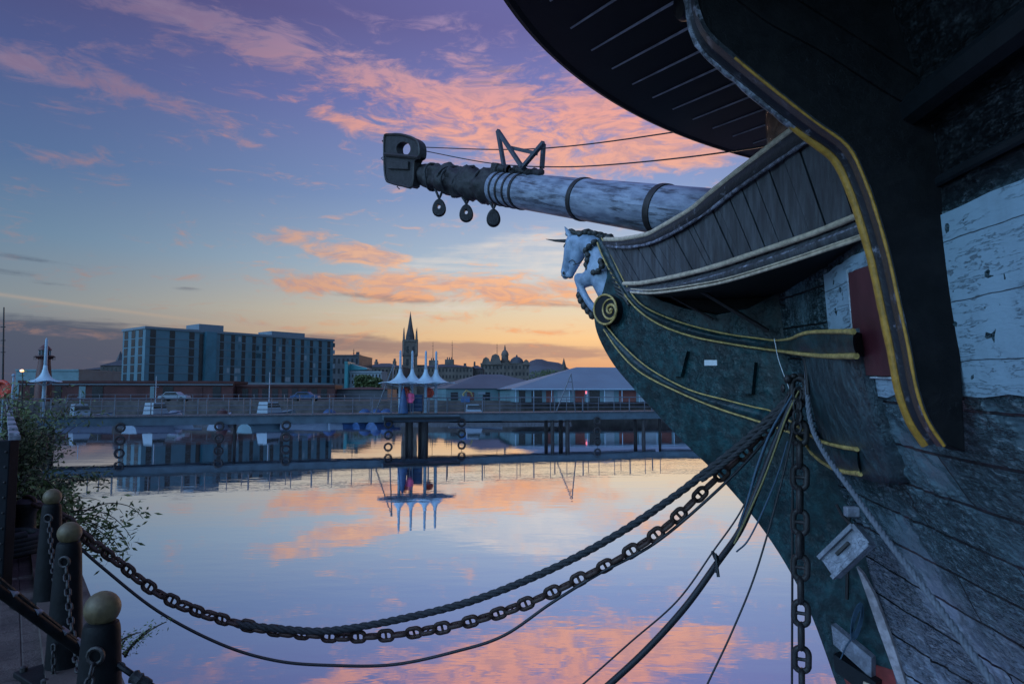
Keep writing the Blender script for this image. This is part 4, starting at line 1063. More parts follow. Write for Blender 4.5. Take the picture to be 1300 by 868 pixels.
# stays from the bowsprit end
line('stay_wire', smooth_path([on_centre(535, 187), on_centre(632, 190), on_centre(720, 186), at(862, 167, 10.2), W(1.0, .5, 6.6)], 8), .012, 'cable', 'upper wire running from the bowsprit end to the bow', 'wire')
line('stay_wire', smooth_path([on_centre(535, 191), on_centre(620, 207), on_centre(700, 212), on_centre(790, 208), at(938, 191, 9.0), W(1.0, .6, 6.3)], 8), .012, 'cable', 'lower wire running from the bowsprit end along the spar', 'wire')
# pulley blocks
def block(px, py, topy, lab, tilt=0.0, hole_=True):
    c = on_centre(px, py, .1); b0 = thing('pulley_block', lab, 'pulley', c, 'wooden blocks hanging under the bowsprit end')
    k = (c.y) / FPX; rx, rz = 7.6 * k, 10.5 * k
    ou = [c + Vector((rx * math.sin(a_) * (1 - .18 * math.cos(a_)), -.07, rz * math.cos(a_))) for a_ in [2 * math.pi * j / 20 for j in range(20)]]
    ih = [c + Vector((rx * .28 * math.sin(a_), -.07, rz * .3 * math.cos(a_) + .02)) for a_ in [2 * math.pi * j / 20 for j in range(20)]]
    if hole_:
        dpt = Vector((0, .14, 0)); MB().grid([ou, [p + dpt for p in ou], [p + dpt for p in ih], ih, ou], closed=True).build('shell', 'gear', b0, smooth=40, bevel=.01)
    else: MB().prism(ou, (0, .14, 0)).build('shell', 'gear', b0, smooth=40, bevel=.015)
    t1 = on_centre(px - 5, topy, .1); t2 = on_centre(px + 5, topy, .1)
    top_ = c + Vector((0, 0, rz)); MB().tube([t1, top_ + Vector((-.03, 0, .10)), top_, top_ + Vector((.03, 0, .10)), t2], .032, 6).build('strop', 'rope', b0)
    MB().tube([p + (p - c) * .06 + Vector((0, .07, 0)) for p in ou], .018, 6, closed=True).build('iron_binding', 'iron', b0)
block(557.5, 264, 240, 'leftmost pulley block hanging under the bowsprit end')
block(592, 271, 250, 'middle pulley block hanging under the bowsprit')
block(626.5, 277, 256, 'rightmost pulley block, with no gap in it, under the bowsprit', hole_=False)

# ------------------------------------------------------------------ near quay furniture
M['hoard'] = plain('matt_black_steel', (.010, .012, .016), .8, var=.4, scale=3, bmp=.3, spec=.15)
M['bollard'] = plain('black_bollard_paint', (.009, .010, .012), .6, var=.5, scale=8, bmp=.5, bd=.006, spec=.2)
M['olive'] = plain('dull_brass_ball_paint', (.17, .125, .06), .55, var=.55, scale=9, bmp=.5, bd=.006)
def bollard(px, py, D, lab, hgt=None):
    top = at(px, py, D); h_ = top.z - QZ; b0 = thing('bollard', lab, 'bollard', (top.x, top.y, QZ), 'black bollards with olive ball tops along the quay edge')
    br_ = .079; o = Vector((top.x, top.y, QZ))
    MB().box(o + Vector((0, 0, .02)), (.46, .46, .04), Matrix.Rotation(-.63, 3, 'Z')).build('foot_plate', 'bollard', b0, bevel=.008)
    MB().lathe(o, [(.118, .04), (.114, .10), (.106, .35), (.084, h_ - .24), (.080, h_ - .18), (.078, h_ - .165), (.072, h_ - .145), (.055, h_ - .135), (.04, h_ - .13)], 28).build('post', 'bollard', b0, smooth=40)
    MB().ball(o + Vector((0, 0, h_ - br_)), br_, 24).build('ball_top', 'olive', b0, smooth=80)
    for k in range(4):
        q = Matrix.Rotation(-.63 + k * math.pi / 2 + math.pi / 4, 3, 'Z') @ Vector((.27, 0, .04)); MB().lathe(o + q * .95, [(.025, 0), (.025, .03), (.01, .04)], 8).build('bolt', 'iron', b0)
    eye = o + Vector((.035, -.088, h_ - .26)); MB().tube([eye + Vector((.035 * math.cos(a_), -.01, .035 * math.sin(a_))) for a_ in [2 * math.pi * j / 12 for j in range(12)]], .010, 6, closed=True).build('eye_ring', 'iron', b0)
    return top, eye
b1, e1_ = bollard(131, 750, 3.30, 'nearest bollard, its ball top lowest in the picture')
b2, e2_ = bollard(89, 662, 5.0, 'second bollard back, just behind the nearest one')
b3, e3_ = bollard(67, 620, 6.55, 'third bollard back, farthest of the three ball topped posts')
def hang(a_, b_, sag, n=24):
    return [a_.lerp(b_, i / n) - Vector((0, 0, sag * 4 * (i / n) * (1 - i / n))) for i in range(n + 1)]
rng = 'small chains looped between the bollards'
chain('barrier_chain', hang(e1_ + Vector((0, -.02, -.03)), e1_ + Vector((.30, -1.6, -.35)), .55), .075, .046, .0075, 'iron', 'small link chain hanging from the nearest bollard', 'chain', rng, stud=False)
chain('barrier_chain', hang(e2_ + Vector((.02, -.02, -.03)), e1_ + Vector((-.02, .19, .02)), .50), .075, .046, .0075, 'iron', 'small link chain looping between the nearest and second bollards', 'chain', rng, stud=False)
chain('barrier_chain', hang(e3_ + Vector((.02, -.02, -.03)), e2_ + Vector((-.02, .19, .02)), .50), .075, .046, .0075, 'iron', 'small link chain looping between the second and third bollards', 'chain', rng, stud=False)
chain('barrier_chain', hang(e2_ + Vector((-.03, -.04, -.55)), e2_ + Vector((.05, -.12, -.98)), .0), .06, .04, .007, 'iron', 'short chain end dangling low beside the second bollard', 'chain', rng, stud=False)
# leaning black rail across the corner
lr = thing('gangway_rail', 'black tubular rail leaning across the paving at the lower left corner', 'rail', at(100, 825, 3.6))
ra, rb2 = at(-30, 728, 3.3), at(108, 830, 3.75)
MB().tube([ra, rb2], .026, 12).build('tube', 'bollard', lr)
dv = (rb2 - ra).normalized()
MB().tube([ra + Vector((0, 0, .06)), rb2 + Vector((0, 0, .035))], .009, 6).build('wire', 'iron', lr)
for k, t in enumerate((.30, .52, .78, .93)):
    p = ra.lerp(rb2, t) + Vector((0, 0, .035)); MB().box(p, (.05, .035, .025), Matrix.Rotation(.6, 3, 'Y')).build('clip', 'boxwood', lr, bevel=.004)
ws = thing('wire_splice', 'frayed wire rope end with a shackle beside the nearest bollard', 'wire rope', at(150, 845, 3.3))
MB().tube(smooth_path([at(148, 842, 3.3), at(160, 850, 3.3), at(172, 858, 3.32), at(196, 872, 3.35)], 6), .014, 8).build('wire', 'cable', ws)
MB().tube([at(153 + 5 * math.cos(a_), 845 + 4 * math.sin(a_), 3.3) for a_ in [2 * math.pi * j / 14 for j in range(14)]], .006, 6, closed=True).build('shackle', 'iron', ws)
MB().tube(smooth_path([at(168, 857, 3.3), at(176, 862, 3.3), at(188, 870, 3.32)], 4), [.026, .034, .03, .028, .034, .026, .03, .03, .03], 8).build('serving', 'rope', ws)
# iron mooring post that holds the big chain, behind the third bollard
mp = at(34, 640, 8.9); mo = thing('mooring_post', 'low rusty iron mooring post holding the heavy chain, behind the bollards', 'mooring post', (mp.x, mp.y, QZ))
MB().lathe(Vector((mp.x, mp.y, QZ)), [(.24, 0), (.22, .05), (.13, .1), (.11, .3), (.11, .45), (.16, .52), (.16, .58), (.08, .63)], 24).build('post', 'iron', mo, smooth=50)
cc = thing('coiled_hose', 'dark coil of old hawser lying on the quay behind the bollards', 'coil', (mp.x + .25, mp.y - .3, QZ))
MB().tube([Vector((mp.x + .2 + (.30 - .012 * (i % 3)) * math.cos(i * .42), mp.y - .55 + .3 * math.sin(i * .42), QZ + .05 + i * .0035)) for i in range(75)], .045, 8).build('coil', 'rope', cc, smooth=80)
# black hoarding with a pale capped rail running away along the left
hb_ = thing('quayside_hoarding', 'tall black steel hoarding with pale capping, running away along the left edge of the quay', 'fence', at(10, 745, 7.0))
hl = []
A0 = at(9, 745, 7.0); A0.z = QZ
B0 = at(8, 520, 40.0); B0.z = QZ
for k in range(14):
    t0 = (k / 14) ** 1.6; t1 = ((k + 1) / 14) ** 1.6
    p0_, p1_ = A0.lerp(B0, t0), A0.lerp(B0, t1); d_ = (p1_ - p0_).normalized()
    p1_ = p1_ - d_ * .06
    MB().bar(p0_ + Vector((0, 0, .75)), p1_ + Vector((0, 0, .75)), .05, 1.5).build('panel', 'hoard', hb_, smooth=0, bevel=.006)
    MB().bar(p0_ + Vector((0, 0, 1.53)), p1_ + Vector((0, 0, 1.50)), .10, .05).build('capping', 'boxwood', hb_, smooth=0, bevel=.006)
MB().box(A0 + Vector((-.05, -.04, .75)), (.16, .14, 1.52)).build('end_post', 'hoard', hb_, bevel=.01)
for k in range(9): MB().ball(A0 + Vector((0, -.115, .2 + .15 * k)), .011, 8).build('rivet', 'iron', hb_)

# leafy shrubs growing on the quay edge
def leaf_mat(name, a_, b_):
    m, b = new_mat(name); v = coord(); setc(b, mixc(sstep(noise(v, 3.0, 3), .35, .65), a_, b_)); b.inputs['Roughness'].default_value = .55
    return m
M['leaf'] = leaf_mat('willow_leaf', (.07, .12, .035), (.19, .25, .08)); M['leaf2'] = leaf_mat('dark_leaf', (.05, .08, .03), (.12, .16, .06))
M['twig'] = plain('twig_bark', (.05, .04, .03), .8, bmp=0)
def shrub(label, base, n, length, spread, lean, seed, mat='leaf', name='shrub', leaf=.075, cat='shrub', drop=.5, group='shrubs growing along the quay edge'):
    rnd = random.Random(seed); root = thing(name, label, cat, base, group); lv = MB(); st = MB(); base = Vector(base)
    for i in range(n):
        az_ = rnd.uniform(0, 2 * math.pi); L = length * rnd.uniform(.5, 1.1)
        d = Vector((math.cos(az_) * spread, math.sin(az_) * spread, 1)) + Vector(lean) * rnd.uniform(.3, 1.3); d.normalize()
        p = base + Vector((rnd.uniform(-.3, .3), rnd.uniform(-.3, .3), -.03)) * length * .5; pts = [p.copy()]
        if len(pts) and p.z > base.z: p.z = base.z
        for k in range(12):
            d = (d + Vector((rnd.uniform(-.12, .12), rnd.uniform(-.12, .12), -drop * .12))).normalized(); p = p + d * L / 12; pts.append(p.copy())
        st.tube(pts, [.012 * (1 - k / 14) + .002 for k in range(13)], 4)
        for k in range(2, 13):
            for _ in range(rnd.randint(4, 7)):
                q = pts[k] + Vector((rnd.uniform(-1, 1), rnd.uniform(-1, 1), rnd.uniform(-1, 1))) * .10 * length
                a_ = Vector((rnd.uniform(-1, 1), rnd.uniform(-1, 1), rnd.uniform(-.9, .3))).normalized(); w_ = a_.cross(Vector((rnd.uniform(-1, 1), rnd.uniform(-1, 1), rnd.uniform(-1, 1)))).normalized() * leaf * .16
                s_ = leaf * rnd.uniform(.6, 1.3); kk = len(lv.v)
                lv.v += [q, q + a_ * s_ * .45 + w_, q + a_ * s_, q + a_ * s_ * .45 - w_]; lv.f.append((kk, kk + 1, kk + 2, kk + 3))
    lv.build('foliage', mat, root, smooth=0, fix=False); st.build('stem', 'twig', root)
    return root
def qp(t, l): v_ = W(-t, l, QZ); return (v_.x, v_.y, v_.z)
shrub('leafy green shrub hanging over the quay edge above the bollards', qp(7.8, QE + .2), 26, 1.4, .5, (.6, -.05, .15), 1, drop=1.6, leaf=.12)
shrub('taller grass like shrub farther along the quay edge', qp(12.5, QE + .5), 36, 2.1, .3, (.05, .1, .3), 2, mat='leaf2', leaf=.12, drop=.7)
shrub('dense low shrub behind the hanging one', qp(10.0, QE + .5), 30, 1.25, .45, (.3, .1, .1), 3, mat='leaf2', leaf=.11, drop=1.0)
shrub('pale weedy clump near the far end of the quay', qp(18, QE + .6), 30, 2.2, .35, (.1, 0, .3), 5, mat='leaf', leaf=.13, drop=.5)
shrub('wispy weed sprouting by the nearest bollard', qp(-.2 + 2.2, QE - .02), 5, .5, .5, (.5, .1, .1), 6, leaf=.03, drop=.5)

# ------------------------------------------------------------------ footbridge
M['deck'] = plain('blue_grey_deck_beam', (.055, .10, .13), .55, var=.3, scale=1.5, bmp=.1)
M['steel'] = plain('galvanised_rail', (.10, .12, .15), .45, var=.3, bmp=0)
M['pile'] = plain('tarred_timber_pile', (.03, .03, .032), .7, var=.4, scale=3, bmp=.4)
M['rubber'] = plain('tyre_rubber', (.018, .018, .02), .6, var=.3, bmp=.2)
GA = Vector((-29.8, 42.4, 0)); GB = Vector((12.5, 55.8, 0)); GC = Vector((36, 57.5, 0))
DZ = 1.95                              # deck top
fbk = thing('footbridge', 'long low footbridge with railings crossing the dock on dark piles', 'bridge', (GA + GB) / 2)
gd = (GB - GA).normalized(); gn = Vector((-gd.y, gd.x, 0)); GL = (GB - GA).length
def gp(s_, off=0.0, z=0.0): return GA + gd * s_ + gn * off + Vector((0, 0, z))
def span(a_, b_, tagn):
    d = (b_ - a_).normalized(); n = Vector((-d.y, d.x, 0))
    MB().bar(a_ + n * .9 + Vector((0, 0, DZ - .04)), b_ + n * .9 + Vector((0, 0, DZ - .04)), 2.1, .08).build('deck', 'panel', fbk, smooth=0)
    MB().bar(a_ + Vector((0, 0, DZ - .36)), b_ + Vector((0, 0, DZ - .36)), .12, .54).build('beam', 'deck', fbk, smooth=0, bevel=.01)
    MB().bar(a_ + n * 1.8 + Vector((0, 0, DZ - .36)), b_ + n * 1.8 + Vector((0, 0, DZ - .36)), .12, .54).build('beam', 'deck', fbk, smooth=0)
    for off in (0, 1.8):
        for hz, r_ in ((1.1, .032), (.62, .016), (.32, .016)):
            MB().tube([a_ + n * off + Vector((0, 0, DZ + hz)), b_ + n * off + Vector((0, 0, DZ + hz))], r_, 6).build('handrail' if hz > 1 else 'rail', 'steel', fbk)
span(GA, GB, 0); span(GB, GC, 1)
k = 0
for off in (0, 1.8):
    s_ = .6
    while s_ < GL:
        w_ = .09 if k % 3 == 0 else .045
        MB().box(gp(s_, off, DZ + .5), (w_, .06, 1.1)).build('post', 'steel', fbk, smooth=0); s_ += 1.35 if off == 0 else 2.9; k += 1
def s_at(px):
    """distance along the bridge seen at picture column px"""
    u = (px - 650) / FPX; c = math.cos(PITCH); uy = u / 1.0
    # solve GA.x + gd.x s = u' (GA.y + gd.y s)
    up = u / (c - math.sin(PITCH) * 0)
    return (up * GA.y - GA.x) / (gd.x - up * gd.y)
for px, w_ in ((523, .35), (541, .5), (702, .28), (721, .35), (817, .3), (843, .22), (60, .35), (300, .2)):
    s_ = s_at(px)
    for off in ((.2, 1.6) if w_ > .25 else (.9,)):
        MB().lathe(gp(s_, off, -.8), [(w_ / 2, 0), (w_ / 2, DZ + .7)], 12).build('pile', 'pile', fbk)
# landing platform under the canopies
pa, pb = s_at(486), s_at(580)
MB().bar(gp(pa, .3, DZ - .28), gp(pb, .3, DZ - .28), 3.0, .34).build('platform', 'deck', fbk, smooth=0, bevel=.02)
MB().bar(gp(pa, -1.25, DZ - .34), gp(pb, -1.25, DZ - .34), .12, .20).build('platform_edge', 'paint_black', fbk, smooth=0)
# tyres hung as fenders
def tyre(px, z, lab):
    s_ = s_at(px); c = gp(s_, -.18 if not (484 < px < 600) else -.2, z); t_ = thing('tyre_fender', lab, 'tyre', c, 'old tyres hung below the footbridge as fenders')
    MB().tube([c + gd * .25 * math.cos(a_) + Vector((0, 0, .25 * math.sin(a_))) for a_ in [2 * math.pi * j / 20 for j in range(20)]], .075, 8, closed=True).build('tyre', 'rubber', t_, smooth=80)
    MB().tube([c + Vector((0, 0, .25)), gp(s_, -.14, DZ - .4) if z > 1 else c + Vector((0, 0, .55))], .015, 4).build('hanging_rope', 'cable', t_)
for px, nm in ((158, 'far left span of the footbridge'), (282, 'span in front of the hotel'), (366, 'span at the right end of the hotel'), (494, 'left edge of the canopy platform'), (586, 'right of the canopy platform'), (756, 'right hand span, in front of the shed')):
    tyre(px, 1.22, 'upper tyre of the pair hung below the ' + nm); tyre(px, .42, 'lower tyre of the pair hung below the ' + nm)
# tensile canopies on masts
M['canopy'] = plain('white_canopy_fabric', (.36, .52, .60), .5, var=.12, scale=1, bmp=0)
M['mast'] = plain('white_mast', (.24, .36, .45), .4, var=.15, bmp=0)
def canopy(base, lab, h=4.6, cr=1.45, rz=0):
    t_ = thing('canopy_mast', lab, 'canopy', base, 'white canopies on masts standing on the footbridge')
    b0 = Vector(base)
    MB().lathe(b0, [(.13, 0), (.12, .1), (.11, 2.4), (.10, h * .7), (.08, h), (.03, h + .12)], 12).build('mast', 'mast', t_, smooth=50)
    mbx = MB(); rows = []
    for i in range(9):
        t = i / 8; r_ = .11 + (cr - .11) * t ** 1.7; z = 2.95 - .95 * (1 - (1 - t) ** 2.2) + .25
        rows.append([b0 + Vector((r_ * (1 + .10 * t * math.cos(4 * a_)) * math.cos(a_), r_ * (1 + .10 * t * math.cos(4 * a_)) * math.sin(a_), z - .10 * t * t * (1 + math.cos(4 * a_)) * .5)) for a_ in [2 * math.pi * j / 32 for j in range(32)]])
    c_ = mbx.grid(rows, closed=True).build('canopy', 'canopy', t_, smooth=60)
    so = c_.modifiers.new('s', 'SOLIDIFY'); so.thickness = .03
    for k in range(4):
        a_ = math.pi / 2 * k; MB().tube([b0 + Vector((0, 0, 1.9)), b0 + Vector((cr * .95 * math.cos(a_), cr * .95 * math.sin(a_), 2.22))], .025, 5).build('strut', 'mast', t_)
    return t_
CN = ('leftmost', 'second from left', 'third from left', 'rightmost')
for k, px in enumerate((510, 526, 542.5, 556.5)):
    p = gp(s_at(px), .5 + .25 * (k % 2), DZ); canopy(tuple(p), CN[k] + ' of the four white canopy masts clustered on the platform', h=4.45)
# the fifth stands alone at the left end
p = gp(s_at(57), .3, DZ); canopy(tuple(p), 'lone white canopy mast standing by the red lantern tower at left', h=4.8, cr=.95)
p = at(18, 520, 36); tp = thing('lamp_post', 'plain pale post at the left end of the footbridge', 'post', (at(15, 520, 40).x, 40, QZ))
MB().lathe(Vector((at(15, 520, 40).x, 40, QZ)), [(.09, 0), (.07, 1.8), (.05, 2.8), (.03, 2.85)], 10).build('shaft', 'mast', tp); MB().ball(Vector((at(15, 520, 40).x, 40, QZ + 2.95)), .1, 8).build('finial', 'mast', tp)
# people on the platform
def person(base, coat, legs, lab, h=1.7, rz=0.0, hair='figdark'):
    b0 = Vector(base); t_ = thing('person', lab, 'person', base); k = h / 1.7
    mbx = MB()
    for sx in (-1, 1):
        mbx.tube([b0 + Vector((sx * .10, -.02, .03)) * k, b0 + Vector((sx * .10, 0, .45)) * k, b0 + Vector((sx * .08, 0, .86)) * k], [.05 * k, .065 * k, .085 * k], 8)
        mbx.ball(b0 + Vector((sx * .10, -.05, .04)) * k, (.05 * k, .12 * k, .04 * k), 8)
        mbx.tube([b0 + Vector((sx * .20, 0, 1.38)) * k, b0 + Vector((sx * .25, .02, 1.1)) * k, b0 + Vector((sx * .22, -.08, .86)) * k], [.055 * k, .045 * k, .035 * k], 8)
    mbx.tube([b0 + Vector((0, 0, .82)) * k, b0 + Vector((0, 0, 1.1)) * k, b0 + Vector((0, 0, 1.38)) * k, b0 + Vector((0, 0, 1.46)) * k, b0 + Vector((0, 0, 1.52)) * k], [.16 * k, .15 * k, .19 * k, .07 * k, .055 * k], 10)
    mbx.ball(b0 + Vector((0, -.01, 1.60)) * k, (.08 * k, .095 * k, .115 * k), 10)
    body = mbx.build('body', M['skin'], t_, smooth=80); r_ = body.modifiers.new('r', 'REMESH'); r_.mode = 'VOXEL'; r_.voxel_size = .025; r_.use_smooth_shade = True
    cm = MB().tube([b0 + Vector((0, 0, .74)) * k, b0 + Vector((0, 0, 1.1)) * k, b0 + Vector((0, 0, 1.36)) * k, b0 + Vector((0, 0, 1.47)) * k], [.21 * k, .18 * k, .22 * k, .09 * k], 12)
    for sx in (-1, 1): cm.tube([b0 + Vector((sx * .18, 0, 1.40)) * k, b0 + Vector((sx * .25, .02, 1.1)) * k, b0 + Vector((sx * .22, -.08, .88)) * k], [.075 * k, .062 * k, .05 * k], 8)
    co = cm.build('coat', coat, t_, smooth=80); r_ = co.modifiers.new('r', 'REMESH'); r_.mode = 'VOXEL'; r_.voxel_size = .03; r_.use_smooth_shade = True
    tm = MB()
    for sx in (-1, 1): tm.tube([b0 + Vector((sx * .10, -.01, .08)) * k, b0 + Vector((sx * .10, 0, .45)) * k, b0 + Vector((sx * .08, 0, .85)) * k], [.062 * k, .078 * k, .10 * k], 8)
    tm.ball(b0 + Vector((0, 0, .84)) * k, (.17 * k, .12 * k, .12 * k), 10)
    tr2_ = tm.build('trousers', legs, t_, smooth=80); r_ = tr2_.modifiers.new('r', 'REMESH'); r_.mode = 'VOXEL'; r_.voxel_size = .025
    MB().ball(b0 + Vector((0, .015, 1.635)) * k, (.09 * k, .10 * k, .10 * k), 10).build('hair', hair, t_, smooth=80)
    return t_
M['skin'] = plain('skin', (.42, .25, .19), .6, bmp=0); M['pink'] = plain('pink_cloth', (.80, .12, .26), .7, bmp=0); M['navy'] = plain('navy_cloth', (.02, .04, .10), .8, bmp=0)
M['bluecloth'] = plain('blue_tarpaulin', (.02, .08, .20), .5, var=.4, scale=3, bmp=.3); M['lifered'] = plain('red_lifebuoy', (.62, .07, .035), .45, bmp=0)
M['hullwhite'] = plain('white_gelcoat', (.20, .27, .33), .35, var=.1, bmp=0); M['darkglass'] = plain('dark_glass', (.012, .02, .026), .12, bmp=0, var=.2)
p = gp(s_at(522), .1, DZ); person(tuple(p), M['pink'], M['navy'], 'person in a pink top standing under the white canopies')
# covered stand, lockers and lifebuoys on the platform
p = gp(s_at(513), .0, DZ); t_ = thing('covered_stand', 'tall stand shrouded in a dark blue cover, beside the person in pink', 'stand', p)
MB().lathe(p, [(.36, 0), (.33, .3), (.24, .9), (.16, 1.4), (.08, 1.75), (.02, 1.8)], 9).build('cover', 'bluecloth', t_, smooth=40); MB().lathe(p, [(.03, 0), (.03, 1.95)], 8).build('pole', 'mast', t_)
p = gp(s_at(532), .9, DZ); t_ = thing('locker', 'bright blue slatted locker between the canopy masts', 'locker', p)
MB().box(p + Vector((0, 0, .72)), (.95, .5, 1.2)).build('body', 'bluecloth', t_, bevel=.03)
for k in range(3): MB().box(p + Vector((0, -.27, .45 + k * .3)), (.85, .03, .04)).build('slat', 'navy', t_)
for sx in (-1, 1): MB().box(p + Vector((sx * .4, 0, .06)), (.08, .4, .12)).build('foot', 'iron', t_)
def lifebuoy(p, lab, r_=.33, facing=None):
    t_ = thing('lifebuoy', lab, 'lifebuoy', p, 'red lifebuoys'); p = Vector(p)
    MB().tube([p + Vector((r_ * math.cos(a_), 0, r_ * math.sin(a_))) for a_ in [2 * math.pi * j / 24 for j in range(24)]], .09, 8, closed=True).build('ring', 'lifered', t_, smooth=80)
    MB().lathe(p + Vector((0, .05, 0)), [(r_ * .8, 0), (r_ * .8, .03), (.05, .04)], 20, axis=Vector((0, 1, 0))).build('housing', 'lifered', t_)
    for k in range(4):
        a_ = math.pi / 4 + k * math.pi / 2; c = p + Vector((r_ * math.cos(a_), 0, r_ * math.sin(a_)))
        MB().ball(c, (.10, .10, .04), 8, Matrix.Rotation(-a_, 3, 'Y')).build('band', 'hullwhite', t_)
    MB().tube([Vector((p.x, p.y + .12, DZ if p.y > 39 else QZ)), p + Vector((0, .12, r_))], .04, 8).build('post', 'mast', t_)
p = gp(s_at(518), 1.2, DZ); lifebuoy((p.x, p.y, DZ + 1.52), 'red lifebuoy partly behind the leftmost canopy masts', .26)
p = gp(s_at(548), .9, DZ); lifebuoy((p.x, p.y, DZ + 1.45), 'red lifebuoy between the two right hand canopy masts', .30)
p = at(2, 494, 30); lifebuoy((p.x, p.y, p.z), 'large red lifebuoy cut by the left edge above the hoarding', .33)
# leaning steel A-frame beside the right span
def mast_frame(px, ytop, D, lab, w=.9):
    t_ = thing('steel_mast_frame', lab, 'mast', at(px, 525, D)); t = at(px, ytop, D)
    for dx_ in (-w, w): MB().tube([at(px, 522, D) + Vector((dx_, 0, 0)), t], .05, 6).build('leg', 'steel', t_)
    for q in (.35, .6, .8):
        a_ = (at(px, 522, D) + Vector((-w, 0, 0))).lerp(t, q); b_ = (at(px, 522, D) + Vector((w, 0, 0))).lerp(t, q); MB().tube([a_, b_], .035, 6).build('crossbar', 'steel', t_)
p = gp(s_at(724), 1.0, DZ); t_ = thing('steel_mast_frame', 'tapering steel frame standing on the footbridge in front of the grey roofed shed', 'mast', p)
tt = at(725, 474, p.y)
for dx_ in (-.75, .75): MB().tube([p + Vector((dx_, 0, 0)), tt], .05, 6).build('leg', 'steel', t_)
for q in (.3, .55, .78): MB().tube([(p + Vector((-.75, 0, 0))).lerp(tt, q), (p + Vector((.75, 0, 0))).lerp(tt, q)], .035, 6).build('crossbar', 'steel', t_)
p = gp(s_at(497), 1.5, DZ); t_ = thing('steel_mast_frame', 'leaning steel frame left of the canopy cluster', 'mast', p)
tt = at(500, 462, p.y)
for dx_ in (-.9, .2): MB().tube([p + Vector((dx_, 0, 0)), tt], .05, 6).build('leg', 'steel', t_)
for q in (.3, .6): MB().tube([(p + Vector((-.9, 0, 0))).lerp(tt, q), (p + Vector((.2, 0, 0))).lerp(tt, q)], .035, 6).build('crossbar', 'steel', t_)

# ------------------------------------------------------------------ far shore
GZ = 2.1
M['hotelclad'] = plain('blue_grey_cladding', (.075, .175, .225), .4, var=.18, scale=.25, bmp=0)
M['hotelclad2'] = plain('teal_panel', (.05, .17, .23), .35, var=.35, scale=.3, bmp=0)
M['hotelgrey'] = plain('grey_plant_room', (.14, .19, .23), .6, var=.1, scale=.3, bmp=0)
M['win'] = plain('dark_window_strip', (.018, .020, .026), .25, var=.4, scale=.5, bmp=0)
M['brick'] = plain('dark_red_brick', (.085, .030, .028), .8, var=.4, scale=.6, bmp=0)
M['sand'] = plain('dark_sandstone', (.13, .115, .10), .85, var=.4, scale=.35, bmp=0)
M['sand2'] = plain('sooty_sandstone', (.085, .078, .074), .85, var=.4, scale=.35, bmp=0)
M['slate'] = plain('slate_roof', (.060, .068, .080), .7, var=.3, scale=.5, bmp=0)
M['shedroof'] = plain('blue_grey_metal_roof', (.13, .21, .26), .5, var=.15, scale=.2, bmp=0)
M['shedroof2'] = plain('grey_metal_roof', (.085, .11, .13), .55, var=.2, scale=.2, bmp=0)
M['shedblue'] = plain('pale_teal_shed_wall', (.12, .22, .25), .6, var=.2, scale=.5, bmp=0)
M['shedred'] = plain('rust_red_shed_door', (.17, .048, .036), .6, var=.3, scale=.5, bmp=0)
M['tealglass'] = plain('teal_glass_front', (.03, .26, .30), .3, var=.2, scale=.4, bmp=0)
M['palewall'] = plain('pale_rendered_wall', (.24, .31, .35), .7, var=.15, scale=.5, bmp=0)
M['lantern'] = plain('red_lantern_paint', (.10, .028, .024), .5, var=.3, scale=1, bmp=0)
M['hill'] = plain('hazed_wooded_hill', (.085, .095, .115), .9, var=.4, scale=.02, bmp=0)  # distance haze is put into this pale bluish tone
M['glow'] = bpy.data.materials.new('warm_lamp'); M['glow'].use_nodes = True
bb = M['glow'].node_tree.nodes['Principled BSDF']; bb.inputs['Emission Color'].default_value = (1, .45, .12, 1); bb.inputs['Emission Strength'].default_value = 2.2
M['glowred'] = bpy.data.materials.new('red_lamp'); M['glowred'].use_nodes = True
bb = M['glowred'].node_tree.nodes['Principled BSDF']; bb.inputs['Emission Color'].default_value = (1, .06, .03, 1); bb.inputs['Emission Strength'].default_value = 1.2
M['glowgreen'] = bpy.data.materials.new('green_lamp'); M['glowgreen'].use_nodes = True
bb = M['glowgreen'].node_tree.nodes['Principled BSDF']; bb.inputs['Emission Color'].default_value = (.05, 1, .35, 1); bb.inputs['Emission Strength'].default_value = 1.0
UP = Vector((0, 0, 1))
class Facade:
    """a wall seen from the dock between two picture columns; u runs 0..1 along it, z is a real height"""
    def __init__(s, px0, D0, px1, D1, depth):
        s.a = at(px0, 497, D0); s.b = at(px1, 497, D1); s.a.z = s.b.z = 0; s.d = (s.b - s.a); s.L = s.d.length; s.d.normalize()
        s.n = Vector((s.d.y, -s.d.x, 0))      # towards the viewer
        if s.n.y > 0: s.n = -s.n
        s.depth = depth
    def p(s, u, z, off=0.0): return s.a + s.d * (u * s.L) + UP * z + s.n * off
    def box(s, u0, u1, z0, z1, off0, off1, name, mat, parent, bevel=0):
        c = (s.p(u0, z0, off0) + s.p(u1, z1, off1)) / 2
        rot = Matrix((s.d, -s.n, UP)).transposed()
        return MB().box(c, ((u1 - u0) * s.L, abs(off1 - off0), z1 - z0), rot).build(name, mat, parent, smooth=0, bevel=bevel)
def top_z(py, D): return CZ + (497 - py) / FPX * D
def root_at(f, name, label, cat, group=None):
    c = f.p(.5, GZ, -f.depth / 2); return thing(name, label, cat, c, group)

